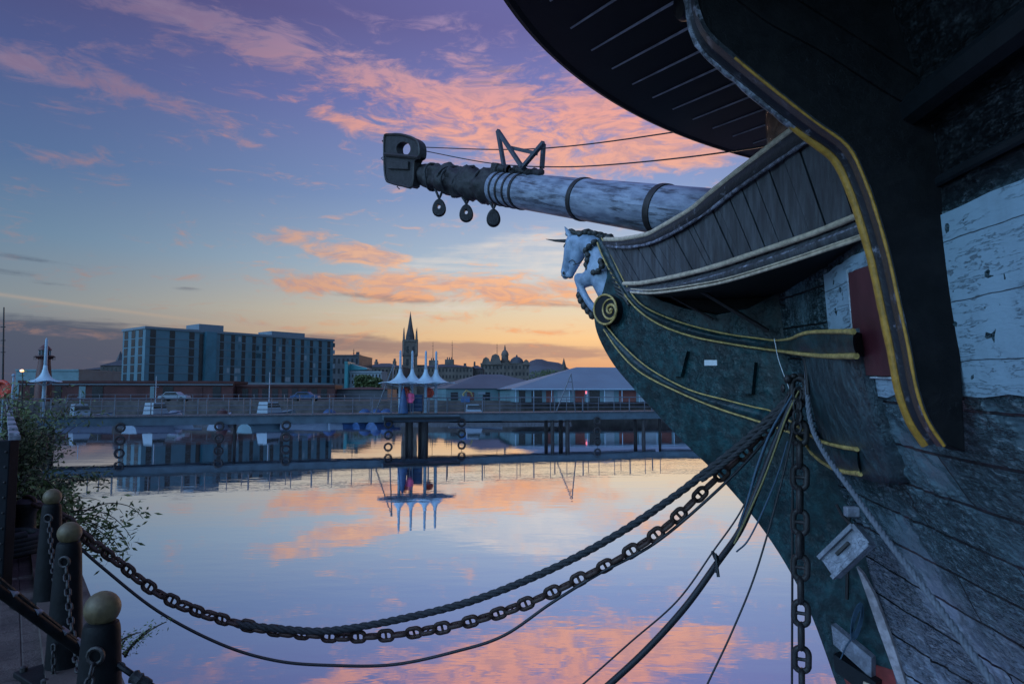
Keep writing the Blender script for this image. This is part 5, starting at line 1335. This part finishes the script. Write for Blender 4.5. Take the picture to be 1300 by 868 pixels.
# hotel block: main front, short return at the left
fz = Facade(182, 137, 422, 172, 11); zt = top_z(417, 137); zb = top_z(484, 137)
h_ = root_at(fz, 'hotel_block', 'long six storey pale blue hotel block with dark vertical window strips', 'building')
fz.box(0, 1, zb, zt, 0, -11, 'wall', 'hotelclad', h_)
rt = Facade(153, 147, 182, 137, 14); rt.a = fz.p(0, 0, -11); rt.b = fz.p(0, 0); rt.d = fz.n.copy(); rt.n = -fz.d; rt.L = 11.0
fz.box(-.005, 1.005, zt, zt + .5, .25, -11.3, 'parapet', 'hotelgrey', h_)
fz.box(0, 1, zb - .7, zb, .5, -11, 'canopy_slab', 'palewall', h_)
nst = 6; sh = (zt - zb) / nst; rnd = random.Random(8)
cols = [.005, .055 + .02, .155, .235] + [.335 + k * .0585 for k in range(12)]
def vstrip(f, u, w, parent, k0=0):
    for k in range(k0, nst):
        z0 = zb + k * sh + .10; f.box(u, u + w, z0, z0 + sh - .22, .05, -.2, 'window', 'win', parent)
for ci, u in enumerate([.02, .105, .195] + [.345 + k * .0560 for k in range(12)]):
    vstrip(fz, u, .019 if ci > 2 else .024, h_)
fz.box(.243, .262, zb, zt - .3, .10, -.2, 'dark_recess', 'win', h_)
fz.box(.266, .318, zb, zt + .2, .9, -.2, 'stair_bay', 'hotelclad2', h_)
for u in (.08, .40, .72):
    vstrip(rt, u, .16, h_)
# light coloured and teal cladding panels scattered between the strips
for k in range(60):
    u = .345 + rnd.randrange(12) * .056 + .019 + rnd.choice((.004, .018)); st = rnd.randrange(nst); z0 = zb + st * sh + .3
    fz.box(u, u + .013, z0, z0 + sh * .6, .04, -.1, 'panel', rnd.choice(('hotelclad2', 'hotelclad2', 'palewall')), h_)
for k in range(1, nst): fz.box(.0, 1, zb + k * sh - .06, zb + k * sh + .04, .08, -.1, 'floor_band', 'hotelgrey', h_)
z5 = zb + 5 * sh
a_ = (fz.box(.272, .395, zt + .5, top_z(410, 147), -3, -9, 'plant_room', 'hotelgrey', h_), fz.box(.66, .86, zt + .5, top_z(420, 162), -3, -9, 'plant_room', 'hotelgrey', h_))
# glazed ground floors
fz.box(0, 1, GZ, zb - .7, -1.2, -10, 'ground_floor', 'win', h_)
for k in range(22): fz.box(.27 + k * .033, .2725 + k * .033, GZ, zb - .7, -.9, -1.2, 'column', 'hotelgrey', h_)
fz.box(.26, .98, GZ + 2.9, GZ + 3.2, -.8, -1.2, 'transom', 'hotelgrey', h_)
fz.box(.98, 1.0, GZ, zb - .7, -.3, -8, 'end_wall', 'palewall', h_)
for u in (.31, .44, .35): fz.box(u, u + .004, GZ + 2.1, GZ + 2.5, -.7, -.85, 'lit_lamp', 'glow', h_)

def simple_block(name, label, cat, px0, px1, ytop, D, depth, mat, rows=0, ncol=0, roof=None, ybase=None, D1=None, wmat='win', roofy=None, chim=(), group=None, wh=.5):
    f = Facade(px0, D, px1, D1 or D, depth); z1 = top_z(ytop, D); z0 = GZ if ybase is None else top_z(ybase, D)
    r_ = root_at(f, name, label, cat, group); f.box(0, 1, GZ, z1, 0, -depth, 'wall', mat, r_)
    for i in range(rows):
        for j in range(ncol):
            hh = (z1 - max(z0, GZ)) / rows; zz = max(z0, GZ) + hh * (i + .25); w_ = 1 / ncol
            f.box(w_ * (j + .28), w_ * (j + .72), zz, zz + hh * wh, .04, -.1, 'window', wmat, r_)
    if roofy:
        zr = top_z(roofy, D); A = f.p(-.01, z1, .3); B = f.p(1.01, z1, .3); C_ = f.p(1.01, z1, -depth - .3); D_ = f.p(-.01, z1, -depth - .3); i0 = min(.4, depth / 2 / f.L)
        R0 = f.p(i0, zr, -depth / 2); R1 = f.p(1 - i0, zr, -depth / 2)
        MB().add([A, B, C_, D_, R0, R1], [(0, 1, 5, 4), (1, 2, 5), (2, 3, 4, 5), (3, 0, 4), (3, 2, 1, 0)]).build('roof', roof or 'slate', r_, smooth=0)
    else: f.box(-.004, 1.004, z1, z1 + .4, .2, -depth - .2, 'parapet', mat, r_)
    for (px, w_, ych) in chim:
        u = (px - px0) / (px1 - px0); zc = top_z(ych, D); f.box(u, u + w_ / (px1 - px0), z1 - .5, zc, -depth * .4, -depth * .6, 'chimney', mat, r_)
        for k in range(3): c = f.p(u + w_ / (px1 - px0) * (.25 + .25 * k), zc, -depth / 2); MB().lathe(c, [(.22, 0), (.18, .9)], 6).build('chimney_pot', 'slate', r_)
    return r_, f
# low red brick range along the quay
r_, f = simple_block('brick_warehouse', 'low dark red brick warehouse along the far quay at left', 'building', 24, 296, 486, 112, 12, 'brick', D1=118)
rnd = random.Random(2)
for u, w_, mt in ((.05, .07, 'win'), (.16, .03, 'win'), (.27, .03, 'shedblue'), (.33, .05, 'win'), (.6, .02, 'shedblue'), (.66, .05, 'win'), (.75, .10, 'lifered'), (.9, .04, 'win')):
    f.box(u, u + w_, GZ + .2, GZ + 2.3, .06, -.1, 'door' if mt != 'win' else 'window', mt if mt != 'lifered' else 'brick', r_)
f.box(0, 1, top_z(488.5, 115), top_z(487.3, 115), .25, 0, 'gutter', 'hotelgrey', r_)
r_, f = simple_block('brick_terrace', 'low brick and glass range under the right end of the hotel', 'building', 300, 425, 491, 120, 10, 'brick', D1=122)
for k in range(9): f.box(.06 + k * .1, .12 + k * .1, GZ + .1, GZ + 1.9, .05, -.1, 'window', 'win', r_)
simple_block('flat_shed', 'wide flat topped grey blue shed behind the red lantern tower', 'building', 19, 99, 471, 150, 20, 'shedblue')
simple_block('apartment_block', 'low stone apartment block left of the hotel', 'building', 105, 128, 469, 210, 14, 'sand2', 3, 6, roofy=464)
r_, f = simple_block('stone_mansion', 'gabled dark stone building hard against the left of the hotel', 'building', 126, 160, 464, 200, 14, 'sand2', 4, 6, roofy=454)
f.box(.2, .32, top_z(464, 200), top_z(457, 200), -5, -8, 'turret', 'sand2', r_); MB().lathe(f.p(.26, top_z(457, 200), -6.5), [(1.4, 0), (.05, 3.0)], 4).build('turret_roof', 'slate', r_)
# dark office behind the hotel's right end
simple_block('office_block', 'dark flat topped office block just right of the hotel', 'building', 421, 455, 452, 210, 20, 'slate', 4, 6, chim=((441, 6, 448),))
ant = lambda px, y0, y1, D, lab: (lambda t_: (MB().lathe(at(px, y1, D), [(.16, 0), (.10, (y1 - y0) / FPX * D * .6), (.03, (y1 - y0) / FPX * D)], 6).build('pole', 'iron', t_), [MB().tube([at(px - 1.2, y0 + q, D), at(px + 1.2, y0 + q, D)], .05, 4).build('element', 'iron', t_) for q in (3, 6)]))(thing('roof_aerial', lab, 'aerial', at(px, y1, D), 'aerials on the city roofs'))
ant(449, 442, 452, 212, 'short aerial on the dark office block right of the hotel')
ant(549.5, 433, 466, 292, 'left of the two tall aerials right of the church spire')
ant(574, 432, 460, 292, 'taller aerial standing on the stone block right of the spire')
ant(631, 435, 460, 292, 'thin aerial beside the domed building')
simple_block('teal_gallery', 'low building with bright teal glazed frame', 'building', 437, 441, 461, 170, 8, 'tealglass')
r_, f = simple_block('white_office', 'pale two storey office with small square windows, under a teal roof edge', 'building', 441, 484, 473, 172, 8, 'palewall', 2, 10, ybase=489)
MB().prism([f.p(-.1, top_z(460, 172), -1), f.p(.55, top_z(467, 172), -1), f.p(.55, top_z(469, 172), -1), f.p(-.1, top_z(470, 172), -1)], Vector((0, 6, 0))).build('roof_edge', 'tealglass', r_, smooth=0)
simple_block('stone_tenement', 'long brown stone tenement behind the pale office', 'building', 455, 512, 466, 240, 16, 'sand', 3, 12, roofy=460, chim=((470, 3, 458), (494, 3, 457)))
simple_block('stone_warehouse', 'broad dark stone warehouse right of the church tower', 'building', 529, 600, 466, 250, 18, 'sand', 3, 16, roofy=461, ybase=490, chim=((541, 11, 456), (562, 11, 455), (586, 4, 463)))
simple_block('gabled_house', 'small gabled houses between the stone block and the domed building', 'building', 594, 613, 468, 255, 14, 'sand2', 2, 6, roofy=463, chim=((600, 2, 461),))
# church with tall spire
D = 330.0; c = at(520, 497, D); c.z = GZ; ch = thing('church_tower', 'dark stone church tower with a tall needle spire', 'church', c)
k = D / FPX; rotm = Matrix.Rotation(.2, 3, 'Z')
zt_ = top_z(434, D)
MB().box(c + UP * ((zt_ - GZ) / 2), (17.5 * k, 17.5 * k, zt_ - GZ), rotm).build('tower', 'sand', ch, smooth=0)
MB().box(c + UP * (zt_ - GZ + .4), (19 * k, 19 * k, 1.0), rotm).build('parapet', 'sand', ch, smooth=0)
MB().box(c + UP * (top_z(451, D) - GZ), (19 * k, 19 * k, .8), rotm).build('string_course', 'sand2', ch, smooth=0)
sp_o = MB().lathe(c + UP * (zt_ - GZ), [(6.2 * k, 0), (5.4 * k, 3), (3.2 * k, 14 * k * 1.3), (.35 * k, (434 - 397) * k), (.05, (434 - 395) * k)], 8).build('spire', 'sand2', ch, smooth=0)
for sx in (-1, 1):
    for sy in (-1, 1):
        q = c + rotm @ Vector((sx * 8 * k, sy * 8 * k, 0)) + UP * (zt_ - GZ)
        MB().lathe(q - UP * 6, [(1.6 * k, 0), (1.5 * k, 6), (1.2 * k, 7), (.05, 13)], 8).build('pinnacle', 'sand', ch, smooth=0)
for sx in (-.22, .22):
    for zz in (440, 456): MB().box(c + rotm @ Vector((sx * 17 * k, -8.9 * k, 0)) + UP * (top_z(zz + 4, D) - GZ), (2.6 * k, .4 * k, 8 * k), rotm).build('belfry_opening', 'win', ch, smooth=0)
MB().box(c + UP * ((top_z(462, D) - GZ) / 2) + Vector((-1, 14, 0)), (34 * k, 20 * k, top_z(462, D) - GZ), rotm).build('nave', 'sand2', ch, smooth=0)
# domed building
r_, f = simple_block('domed_building', 'ornate stone building with a slender cupola and a broad dome', 'building', 610, 672, 462, 290, 18, 'sand', 3, 13, ybase=487)
D = 290.0; k = D / FPX
def pt(px, py, off=8): q = at(px, py, D + off); return q
MB().lathe(pt(641, 462), [(6.5 * k, 0), (6.2 * k, 5 * k), (4.6 * k, 5.2 * k), (4.4 * k, 11 * k), (5.0 * k, 11.3 * k), (4.6 * k, 14 * k), (3 * k, 17 * k), (1.3 * k, 18.5 * k), (1.1 * k, 21 * k), (.1, 25 * k)], 12).build('cupola', 'sand', r_, smooth=30)
MB().lathe(pt(656, 462), [(10 * k, 0), (9.5 * k, 2 * k), (9 * k, 3 * k), (7.2 * k, 6.5 * k), (3.5 * k, 9 * k), (1.2 * k, 9.6 * k), (1.0 * k, 11.5 * k), (.1, 12 * k)], 14).build('dome', 'slate', r_, smooth=40)
for px_, w_, hy in ((617, 6, 453), (629, 8, 449), (668, 5, 456)):
    MB().prism([pt(px_ - w_, 463, -.5), pt(px_ + w_, 463, -.5), pt(px_ + w_ * .55, hy + 2, -.5), pt(px_, hy, -.5), pt(px_ - w_ * .55, hy + 2, -.5)], Vector((0, 8, 0))).build('gable', 'sand', r_, smooth=0)
# hill and far roofs
hl_ = MB(); rows = []
for i in range(5):
    row = []
    for j in range(60):
        t = j / 59; px_ = 560 + t * 420; yy = 485 - 17 * math.exp(-((px_ - 690) / 34) ** 4) - 7 * math.exp(-((px_ - 680) / 16) ** 2) - 12 * math.exp(-((px_ - 760) / 90) ** 2) - 1.4 * mnoise.noise(Vector((j * .8, 0, 0)))
        D_ = 1400 + i * 120; s_ = (1 - abs(i - 2) / 2.0); q = at(px_, 497, D_); q.z = GZ + max(0, top_z(yy, 1640) - GZ) * s_ ** .6; row.append(q)
    rows.append(row)
tag(hl_.grid(rows).build('hill', 'hill', smooth=60), kind='structure')
c = at(716, 497, 500); c.z = GZ; t_ = thing('small_spire', 'tiny far spire right of the wooded hill', 'church', c)
MB().lathe(c, [(2.2, 0), (2.0, 16), (1.9, 19), (.1, 26)], 8).build('spire', 'sand2', t_, smooth=0); MB().box(c + Vector((-6, 4, 6)), (14, 8, 12)).build('nave', 'sand2', t_, smooth=0)
def crown_tree(px, ybase, D, h, w_, lab, seed):
    b0 = at(px, ybase, D); b0.z = GZ; rnd = random.Random(seed); t_ = thing('tree', lab, 'tree', b0, 'dark trees among the far buildings')
    MB().tube([b0, b0 + Vector((.1, 0, h * .45)), b0 + Vector((0, .1, h * .7))], [.25, .18, .08], 6).build('trunk', 'twig', t_)
    lv = MB()
    for _ in range(900):
        cl = rnd.random(); a_ = rnd.uniform(0, 6.283); el_ = rnd.uniform(-.4, 1); rr_ = w_ * .5 * (rnd.random() ** .4) * (1 + .3 * mnoise.noise(Vector((a_ * 1.5, el_ * 2, seed))))
        q = b0 + Vector((rr_ * math.cos(a_), rr_ * math.sin(a_), h * .6 + h * .42 * el_ * (1 - (rr_ / w_) ** 2)))
        a1_ = Vector((rnd.uniform(-1, 1), rnd.uniform(-1, 1), rnd.uniform(-1, 1))).normalized() * .35; a2_ = a1_.cross(Vector((rnd.uniform(-1, 1), rnd.uniform(-1, 1), rnd.uniform(-1, 1)))).normalized() * .25
        kk = len(lv.v); lv.v += [q - a1_, q + a2_, q + a1_, q - a2_]; lv.f.append((kk, kk + 1, kk + 2, kk + 3))
    lv.build('crown', 'leaf2', t_, smooth=0, fix=False)
crown_tree(461, 490, 165, 5.4, 4.2, 'left of two round trees in front of the pale office', 1)
crown_tree(474, 490, 165, 4.8, 3.8, 'right of two round trees in front of the pale office', 2)
crown_tree(117, 489, 190, 4.6, 8, 'low spreading tree left of the hotel', 3)
for i_, (x_, w_) in enumerate(((688, 16), (700, 12), (608, 9))): crown_tree(x_, 480, 380, 13 + i_, w_, ('bushy tree below the hill, left one', 'bushy tree below the hill, right one', 'small tree left of the domed building')[i_], 10 + i_)
# long low wall and sheds in front of the city
simple_block('long_low_shed', 'long low grey shed with a red roof line between hotel and canopies', 'building', 424, 492, 494, 125, 10, 'slate', roofy=491, roof='brick')
# grey roofed dock sheds: the left one darker, the right one with a hipped roof
r_, f = simple_block('dock_shed', 'left dock shed with a long dark grey roof', 'shed', 566, 712, 493, 106, 16, 'shedblue', roofy=473, roof='shedroof2', D1=112)
for k in range(7): f.box(.04 + k * .135, .10 + k * .135, GZ + .1, GZ + 1.3, .05, -.1, 'door' if k % 2 else 'window', 'shedred' if k % 2 else 'win', r_)
f.box(.27, .33, GZ + 1.0, GZ + 1.35, .07, -.1, 'sign_board', 'hullwhite', r_)
f2 = Facade(648, 92, 905, 96, 19); z1 = top_z(493.5, 92); r_ = root_at(f2, 'boat_shed', 'right dock shed with a hipped pale blue grey roof and red doors', 'shed')
f2.box(.02, .98, GZ, z1, 0, -19, 'wall', 'shedblue', r_)
zr = top_z(465, 100)
A = f2.p(-.0, z1, 1.2); B = f2.p(1.0, z1, 1.2); C_ = f2.p(1.0, z1, -20); D_ = f2.p(0, z1, -20); R0 = f2.p(.40, zr, -10); R1 = f2.p(.62, zr, -10)
MB().add([A, B, C_, D_, R0, R1], [(0, 1, 5, 4), (1, 2, 5), (2, 3, 4, 5), (3, 0, 4), (3, 2, 1, 0)]).build('roof', 'shedroof', r_, smooth=0)
MB().tube([A - UP * .05, B - UP * .05], .09, 6).build('gutter', 'mast', r_)
for k, (u, w_, mt) in enumerate(((.04, .03, 'win'), (.10, .05, 'win'), (.17, .035, 'shedred'), (.225, .06, 'palewall'), (.31, .045, 'shedred'), (.38, .05, 'win'), (.45, .05, 'palewall'), (.525, .085, 'shedred'), (.63, .08, 'palewall'), (.735, .05, 'shedred'), (.80, .06, 'win'))):
    f2.box(u, u + w_, GZ, z1 - .25, .05, -.1, 'door' if mt == 'shedred' else 'bay', mt, r_)
for k in range(12): MB().tube([f2.p(.02 + k * .085, GZ, 1.0), f2.p(.02 + k * .085, z1, 1.0)], .06, 6).build('veranda_post', 'mast', r_)
f2.box(.355, .364, GZ + 1.1, GZ + 1.5, .8, .6, 'lit_lamp', 'glowred', r_)
# quayside railing on the far wall
rl = thing('quay_railing', 'pale railing along the top of the far quay wall in front of the sheds', 'railing', (0, 96, GZ))
def qw(x_): return Vector((x_, FAR + (x_ + 120) * .0714 + .3, GZ))
MB().tube([qw(-60) + UP * 1.0, qw(40) + UP * 1.0], .03, 5).build('handrail', 'steel', rl); MB().tube([qw(-60) + UP * .5, qw(40) + UP * .5], .02, 5).build('rail', 'steel', rl)
for k in range(50): MB().box(qw(-60 + k * 2.04) + UP * .5, (.07, .07, 1.0)).build('post', 'steel', rl)

# red lantern tower
D = 96.0; k = D / FPX; c = at(54.5, 497, D); c.z = GZ
lt = thing('lantern_tower', 'dark red lightship lantern tower with gallery and domed cap', 'tower', c)
zz = lambda y_: top_z(y_, D) - GZ
MB().lathe(c, [(9.5 * k, 0), (9 * k, zz(482)), (8.4 * k, zz(475)), (7.0 * k, zz(462)), (6.6 * k, zz(456))], 14).build('shaft', 'lantern', lt, smooth=30)
MB().lathe(c + UP * zz(456), [(7.4 * k, 0), (10.6 * k, .3), (10.6 * k, .5), (7 * k, .55)], 16).build('gallery', 'lantern', lt)
MB().lathe(c + UP * zz(452), [(6 * k, 0), (6 * k, 8 * k)], 10).build('lantern_room', 'darkglass', lt)
for j in range(8):
    a_ = j * math.pi / 4; q = c + Vector((math.cos(a_) * 6.2 * k, math.sin(a_) * 6.2 * k, zz(453))); MB().tube([q, q + UP * 9 * k], .05, 4).build('glazing_bar', 'palewall', lt)
MB().lathe(c + UP * zz(444.5), [(7.6 * k, 0), (7.2 * k, .15), (5 * k, 4 * k), (2 * k, 7 * k), (1.4 * k, 8 * k), (1.4 * k, 10 * k), (.05, 11.5 * k)], 14).build('cap', 'lantern', lt, smooth=40)
MB().tube([c + Vector((11.5 * k * math.cos(a_), 11.5 * k * math.sin(a_), zz(453))) for a_ in [2 * math.pi * j / 20 for j in range(20)]], .04, 5, closed=True).build('gallery_rail', 'iron', lt)
for j in range(10):
    a_ = j * .628; q = c + Vector((11 * k * math.cos(a_), 11 * k * math.sin(a_), zz(457))); MB().tube([q, q + UP * 4 * k], .035, 4).build('stanchion', 'iron', lt)
# mast of a tall ship at the left edge
c = at(3, 520, 60); c.z = GZ; t_ = thing('ship_mast', 'tall thin leaning mast with short spreaders at the left edge', 'mast', c)
MB().tube([c, at(5, 390, 60)], [.10, .05], 8).build('pole', 'iron', t_)
for y_ in (415, 432, 447): MB().tube([at(1, y_, 60), at(7, y_, 60)], .04, 5).build('spreader', 'iron', t_)
# street lamp with an orange light
c = at(28, 500, 100); c.z = GZ; t_ = thing('street_lamp', 'street lamp glowing orange at the far left', 'street lamp', c)
MB().lathe(c, [(.12, 0), (.08, 3.2)], 8).build('pole', 'iron', t_); MB().ball(at(28, 470.5, 100), (.34, .2, .2), 10).build('lit_head', 'glow', t_); MB().tube([c + UP * 3.2, at(28, 472, 100)], .06, 6).build('arm', 'iron', t_)
# traffic signal
c = at(32, 500, 98); c.z = GZ; t_ = thing('traffic_signal', 'traffic signal showing green low at the far left', 'traffic signal', at(11.5, 500, 60)); 
q = at(11.5, 492, 60); MB().box(q, (.35, .2, .8)).build('housing', 'iron', t_, bevel=.02); MB().ball(q + Vector((0, -.12, -.1)), .09, 8).build('lit_lens', 'glowgreen', t_); MB().tube([q, Vector((q.x, q.y, QZ))], .05, 6).build('pole', 'iron', t_)
# flower tubs and bright boats between lantern and bridge
def motor_boat(px, D, L, lab, hullm='hullwhite', cabin=True, cover=None, rz=0.0, hz=1.0, mast=0, wheel=True):
    c = at(px, 500, D); c.z = 0 if D < FAR - 2 else GZ; hz *= .72; t_ = thing('boat', lab, 'boat', c, 'small boats moored along the far quay', )
    rot = Matrix.Rotation(rz, 3, 'Z'); P = lambda x_, y_, z_: c + rot @ Vector((x_ * L, y_ * L, z_))
    rows = []
    for i in range(13):
        t = i / 12; x_ = -.5 + t; b_ = .16 * (1 - max(0, (t - .45) / .55) ** 2.2); s_ = hz * (.75 + .35 * t * t)
        rows.append([P(x_, -b_, s_), P(x_, -b_ * .8, s_ * .35), P(x_, -b_ * .15, -.15), P(x_, b_ * .15, -.15), P(x_, b_ * .8, s_ * .35), P(x_, b_, s_), P(x_ , 0, s_ + .03)])
    mm = MB().grid(rows, closed=True); mm.f.append((0, 1, 2, 3, 4, 5, 6)); mm.build('hull', hullm, t_, smooth=40)
    MB().tube([r[0] for r in rows] , .04, 5).build('rub_rail', 'navy', t_)
    if cabin:
        b4 = [P(-.18, -.11, hz * .85), P(.12, -.11, hz * .85), P(.12, .11, hz * .85), P(-.18, .11, hz * .85)]; t4 = [P(-.16, -.09, hz * .85 + 1.25), P(.04, -.09, hz * .85 + 1.25), P(.04, .09, hz * .85 + 1.25), P(-.16, .09, hz * .85 + 1.25)]
        MB().add(b4 + t4, [(0, 1, 5, 4), (1, 2, 6, 5), (2, 3, 7, 6), (3, 0, 4, 7), (4, 5, 6, 7)]).build('cabin', 'hullwhite', t_, smooth=0)
        MB().add([b4[0].lerp(t4[0], .5) , b4[1].lerp(t4[1], .5), b4[1].lerp(t4[1], .88), b4[0].lerp(t4[0], .88)], [(0, 1, 2, 3)]).prism([p + rot @ Vector((0, -.02, 0)) for p in (b4[0].lerp(t4[0], .5), b4[1].lerp(t4[1], .5), b4[1].lerp(t4[1], .88), b4[0].lerp(t4[0], .88))], rot @ Vector((0, .03, 0))).build('window', 'darkglass', t_, smooth=0)
    if cover: MB().lathe(P(0, 0, hz * .8), [(L * .15, 0), (L * .13, .4), (L * .05, .75), (.03, .8)], 12).build('cover', cover, t_, smooth=40)
    if mast: MB().tube([P(-.05, 0, hz), P(-.05, 0, hz + mast)], [.05, .03], 6).build('mast', 'mast', t_); MB().tube([P(-.10, 0, hz + mast * .7), P(0, 0, hz + mast * .7)], .03, 5).build('spreader', 'mast', t_)
    return t_
# pontoon where the boats lie
o = MB().box((-24, 80, .35), (62, 2.2, .5), Matrix.Rotation(.07, 3, 'Z')).build('pontoon', 'panel', smooth=0); tag(o, 'long grey floating pontoon with the small boats beside it', 'pontoon')
motor_boat(106, 74, 6, 'white cabin boat with a stubby mast, seen behind the left end of the railing', rz=.9, hz=1.5, mast=2.6)
motor_boat(201, 76, 7, 'cabin boat with a tall wheelhouse, in front of the hotel\'s left corner', rz=1.2, hz=1.7, mast=4.0)
motor_boat(222, 78, 6, 'low white boat beside the tall wheelhouse boat', cabin=False, rz=.2, hz=1.1, cover='hullwhite')
motor_boat(283, 78, 4.2, 'little white boat with a dull red top in front of the hotel', rz=1.5, hz=1.4, cover='brick', cabin=False)
motor_boat(345, 78, 7.5, 'grey blue workboat with mast in front of the hotel\'s right half', hullm='shedblue', rz=1.1, hz=1.8, mast=4.4)
motor_boat(389, 78, 5.5, 'small open white boat near the right end of the hotel', cabin=False, rz=.3, hz=1.4)
motor_boat(452, 79, 6, 'white boat lying left of the blue covered boats', cabin=False, rz=.4, hz=1.5)
for k, (px_, lb) in enumerate(((419, 'blue covered boat, leftmost of the four covered boats'), (464, 'blue covered boat right of the open white boat'), (478, 'blue covered boat, third of four toward the canopies'), (491, 'blue covered boat close to the canopies'))):
    motor_boat(px_, 79.5, 5.5, lb, hullm='bluecloth', cabin=False, cover='bluecloth', rz=.2 + .3 * k, hz=1.35)
motor_boat(604, 82, 6.5, 'white cabin boat with a yellow hoist, right of the canopies', rz=.2, hz=1.3)
# parked cars on the far quay
def car(px, D, lab, mat):
    c = at(px, 500, D); c.z = GZ; t_ = thing('parked_car', lab, 'car', c, 'cars parked on the far quay'); P = lambda x_, y_, z_: c + Vector((x_, y_, z_))
    prof = [(-2.1, .3), (-2.1, .75), (-1.6, .85), (-1.0, 1.35), (.5, 1.38), (1.1, .92), (1.95, .80), (2.1, .5), (2.1, .3)]
    MB().prism([P(x_, -.8, z_) for x_, z_ in prof], (0, 1.6, 0)).build('body', mat, t_, smooth=30, bevel=.06)
    MB().prism([P(x_, -.82, z_) for x_, z_ in ((-1.35, .9), (-.95, 1.28), (.45, 1.3), (.9, .92))], (0, 1.64, 0)).build('window', 'darkglass', t_, smooth=0)
    for x_ in (-1.3, 1.3):
        for y_ in (-.84, .68): MB().lathe(P(x_, y_, .33), [(.05, 0), (.33, 0), (.33, .18), (.05, .18)], 14, axis=Vector((0, 1, 0))).build('wheel', 'rubber', t_)
car(222, 100, 'white car parked in front of the brick warehouse', M['hullwhite'])
car(388, 103, 'blue car parked below the right end of the hotel', M['bluecloth'])
# yellow hoist by the sheds
c = at(590, 512, 90); t_ = thing('hoist', 'small yellow jib hoist on the far quay right of the canopies', 'crane', c)
MB().tube([Vector((c.x, 91.5, GZ)), at(588, 500, 91.5), at(592, 495.5, 91.5), at(598, 498, 91.5), at(600, 503, 91.5)], [.16, .14, .12, .10, .08], 6).build('jib', 'yellow_rope', t_); MB().box(Vector((c.x, 91.5, GZ + .4)), (1.2, .8, .8)).build('base', 'bluecloth', t_, bevel=.03)

# carved details of the unicorn's head: nostril, eye lids, jaw line, cheek strap
dt = 'figdark'
MB().ball(fpt(715.5, 346.5, .085), (.022, .014, .03), 8).build('nostril', dt, fig)
MB().tube([fpt(716.2, 311, .10), fpt(718.6, 309.6, .115), fpt(721.2, 311.4, .11)], .011, 6).build('brow', dt, fig)
MB().tube(smooth_path([fpt(741, 318, .14), fpt(741, 328, .135), fpt(735, 334, .11), fpt(728, 336, .095)], 4), .009, 6).build('jaw_line', dt, fig)
MB().tube(smooth_path([fpt(722, 333, .11), fpt(727, 330, .12), fpt(731, 335, .10)], 4), .008, 6).build('muzzle_line', dt, fig)
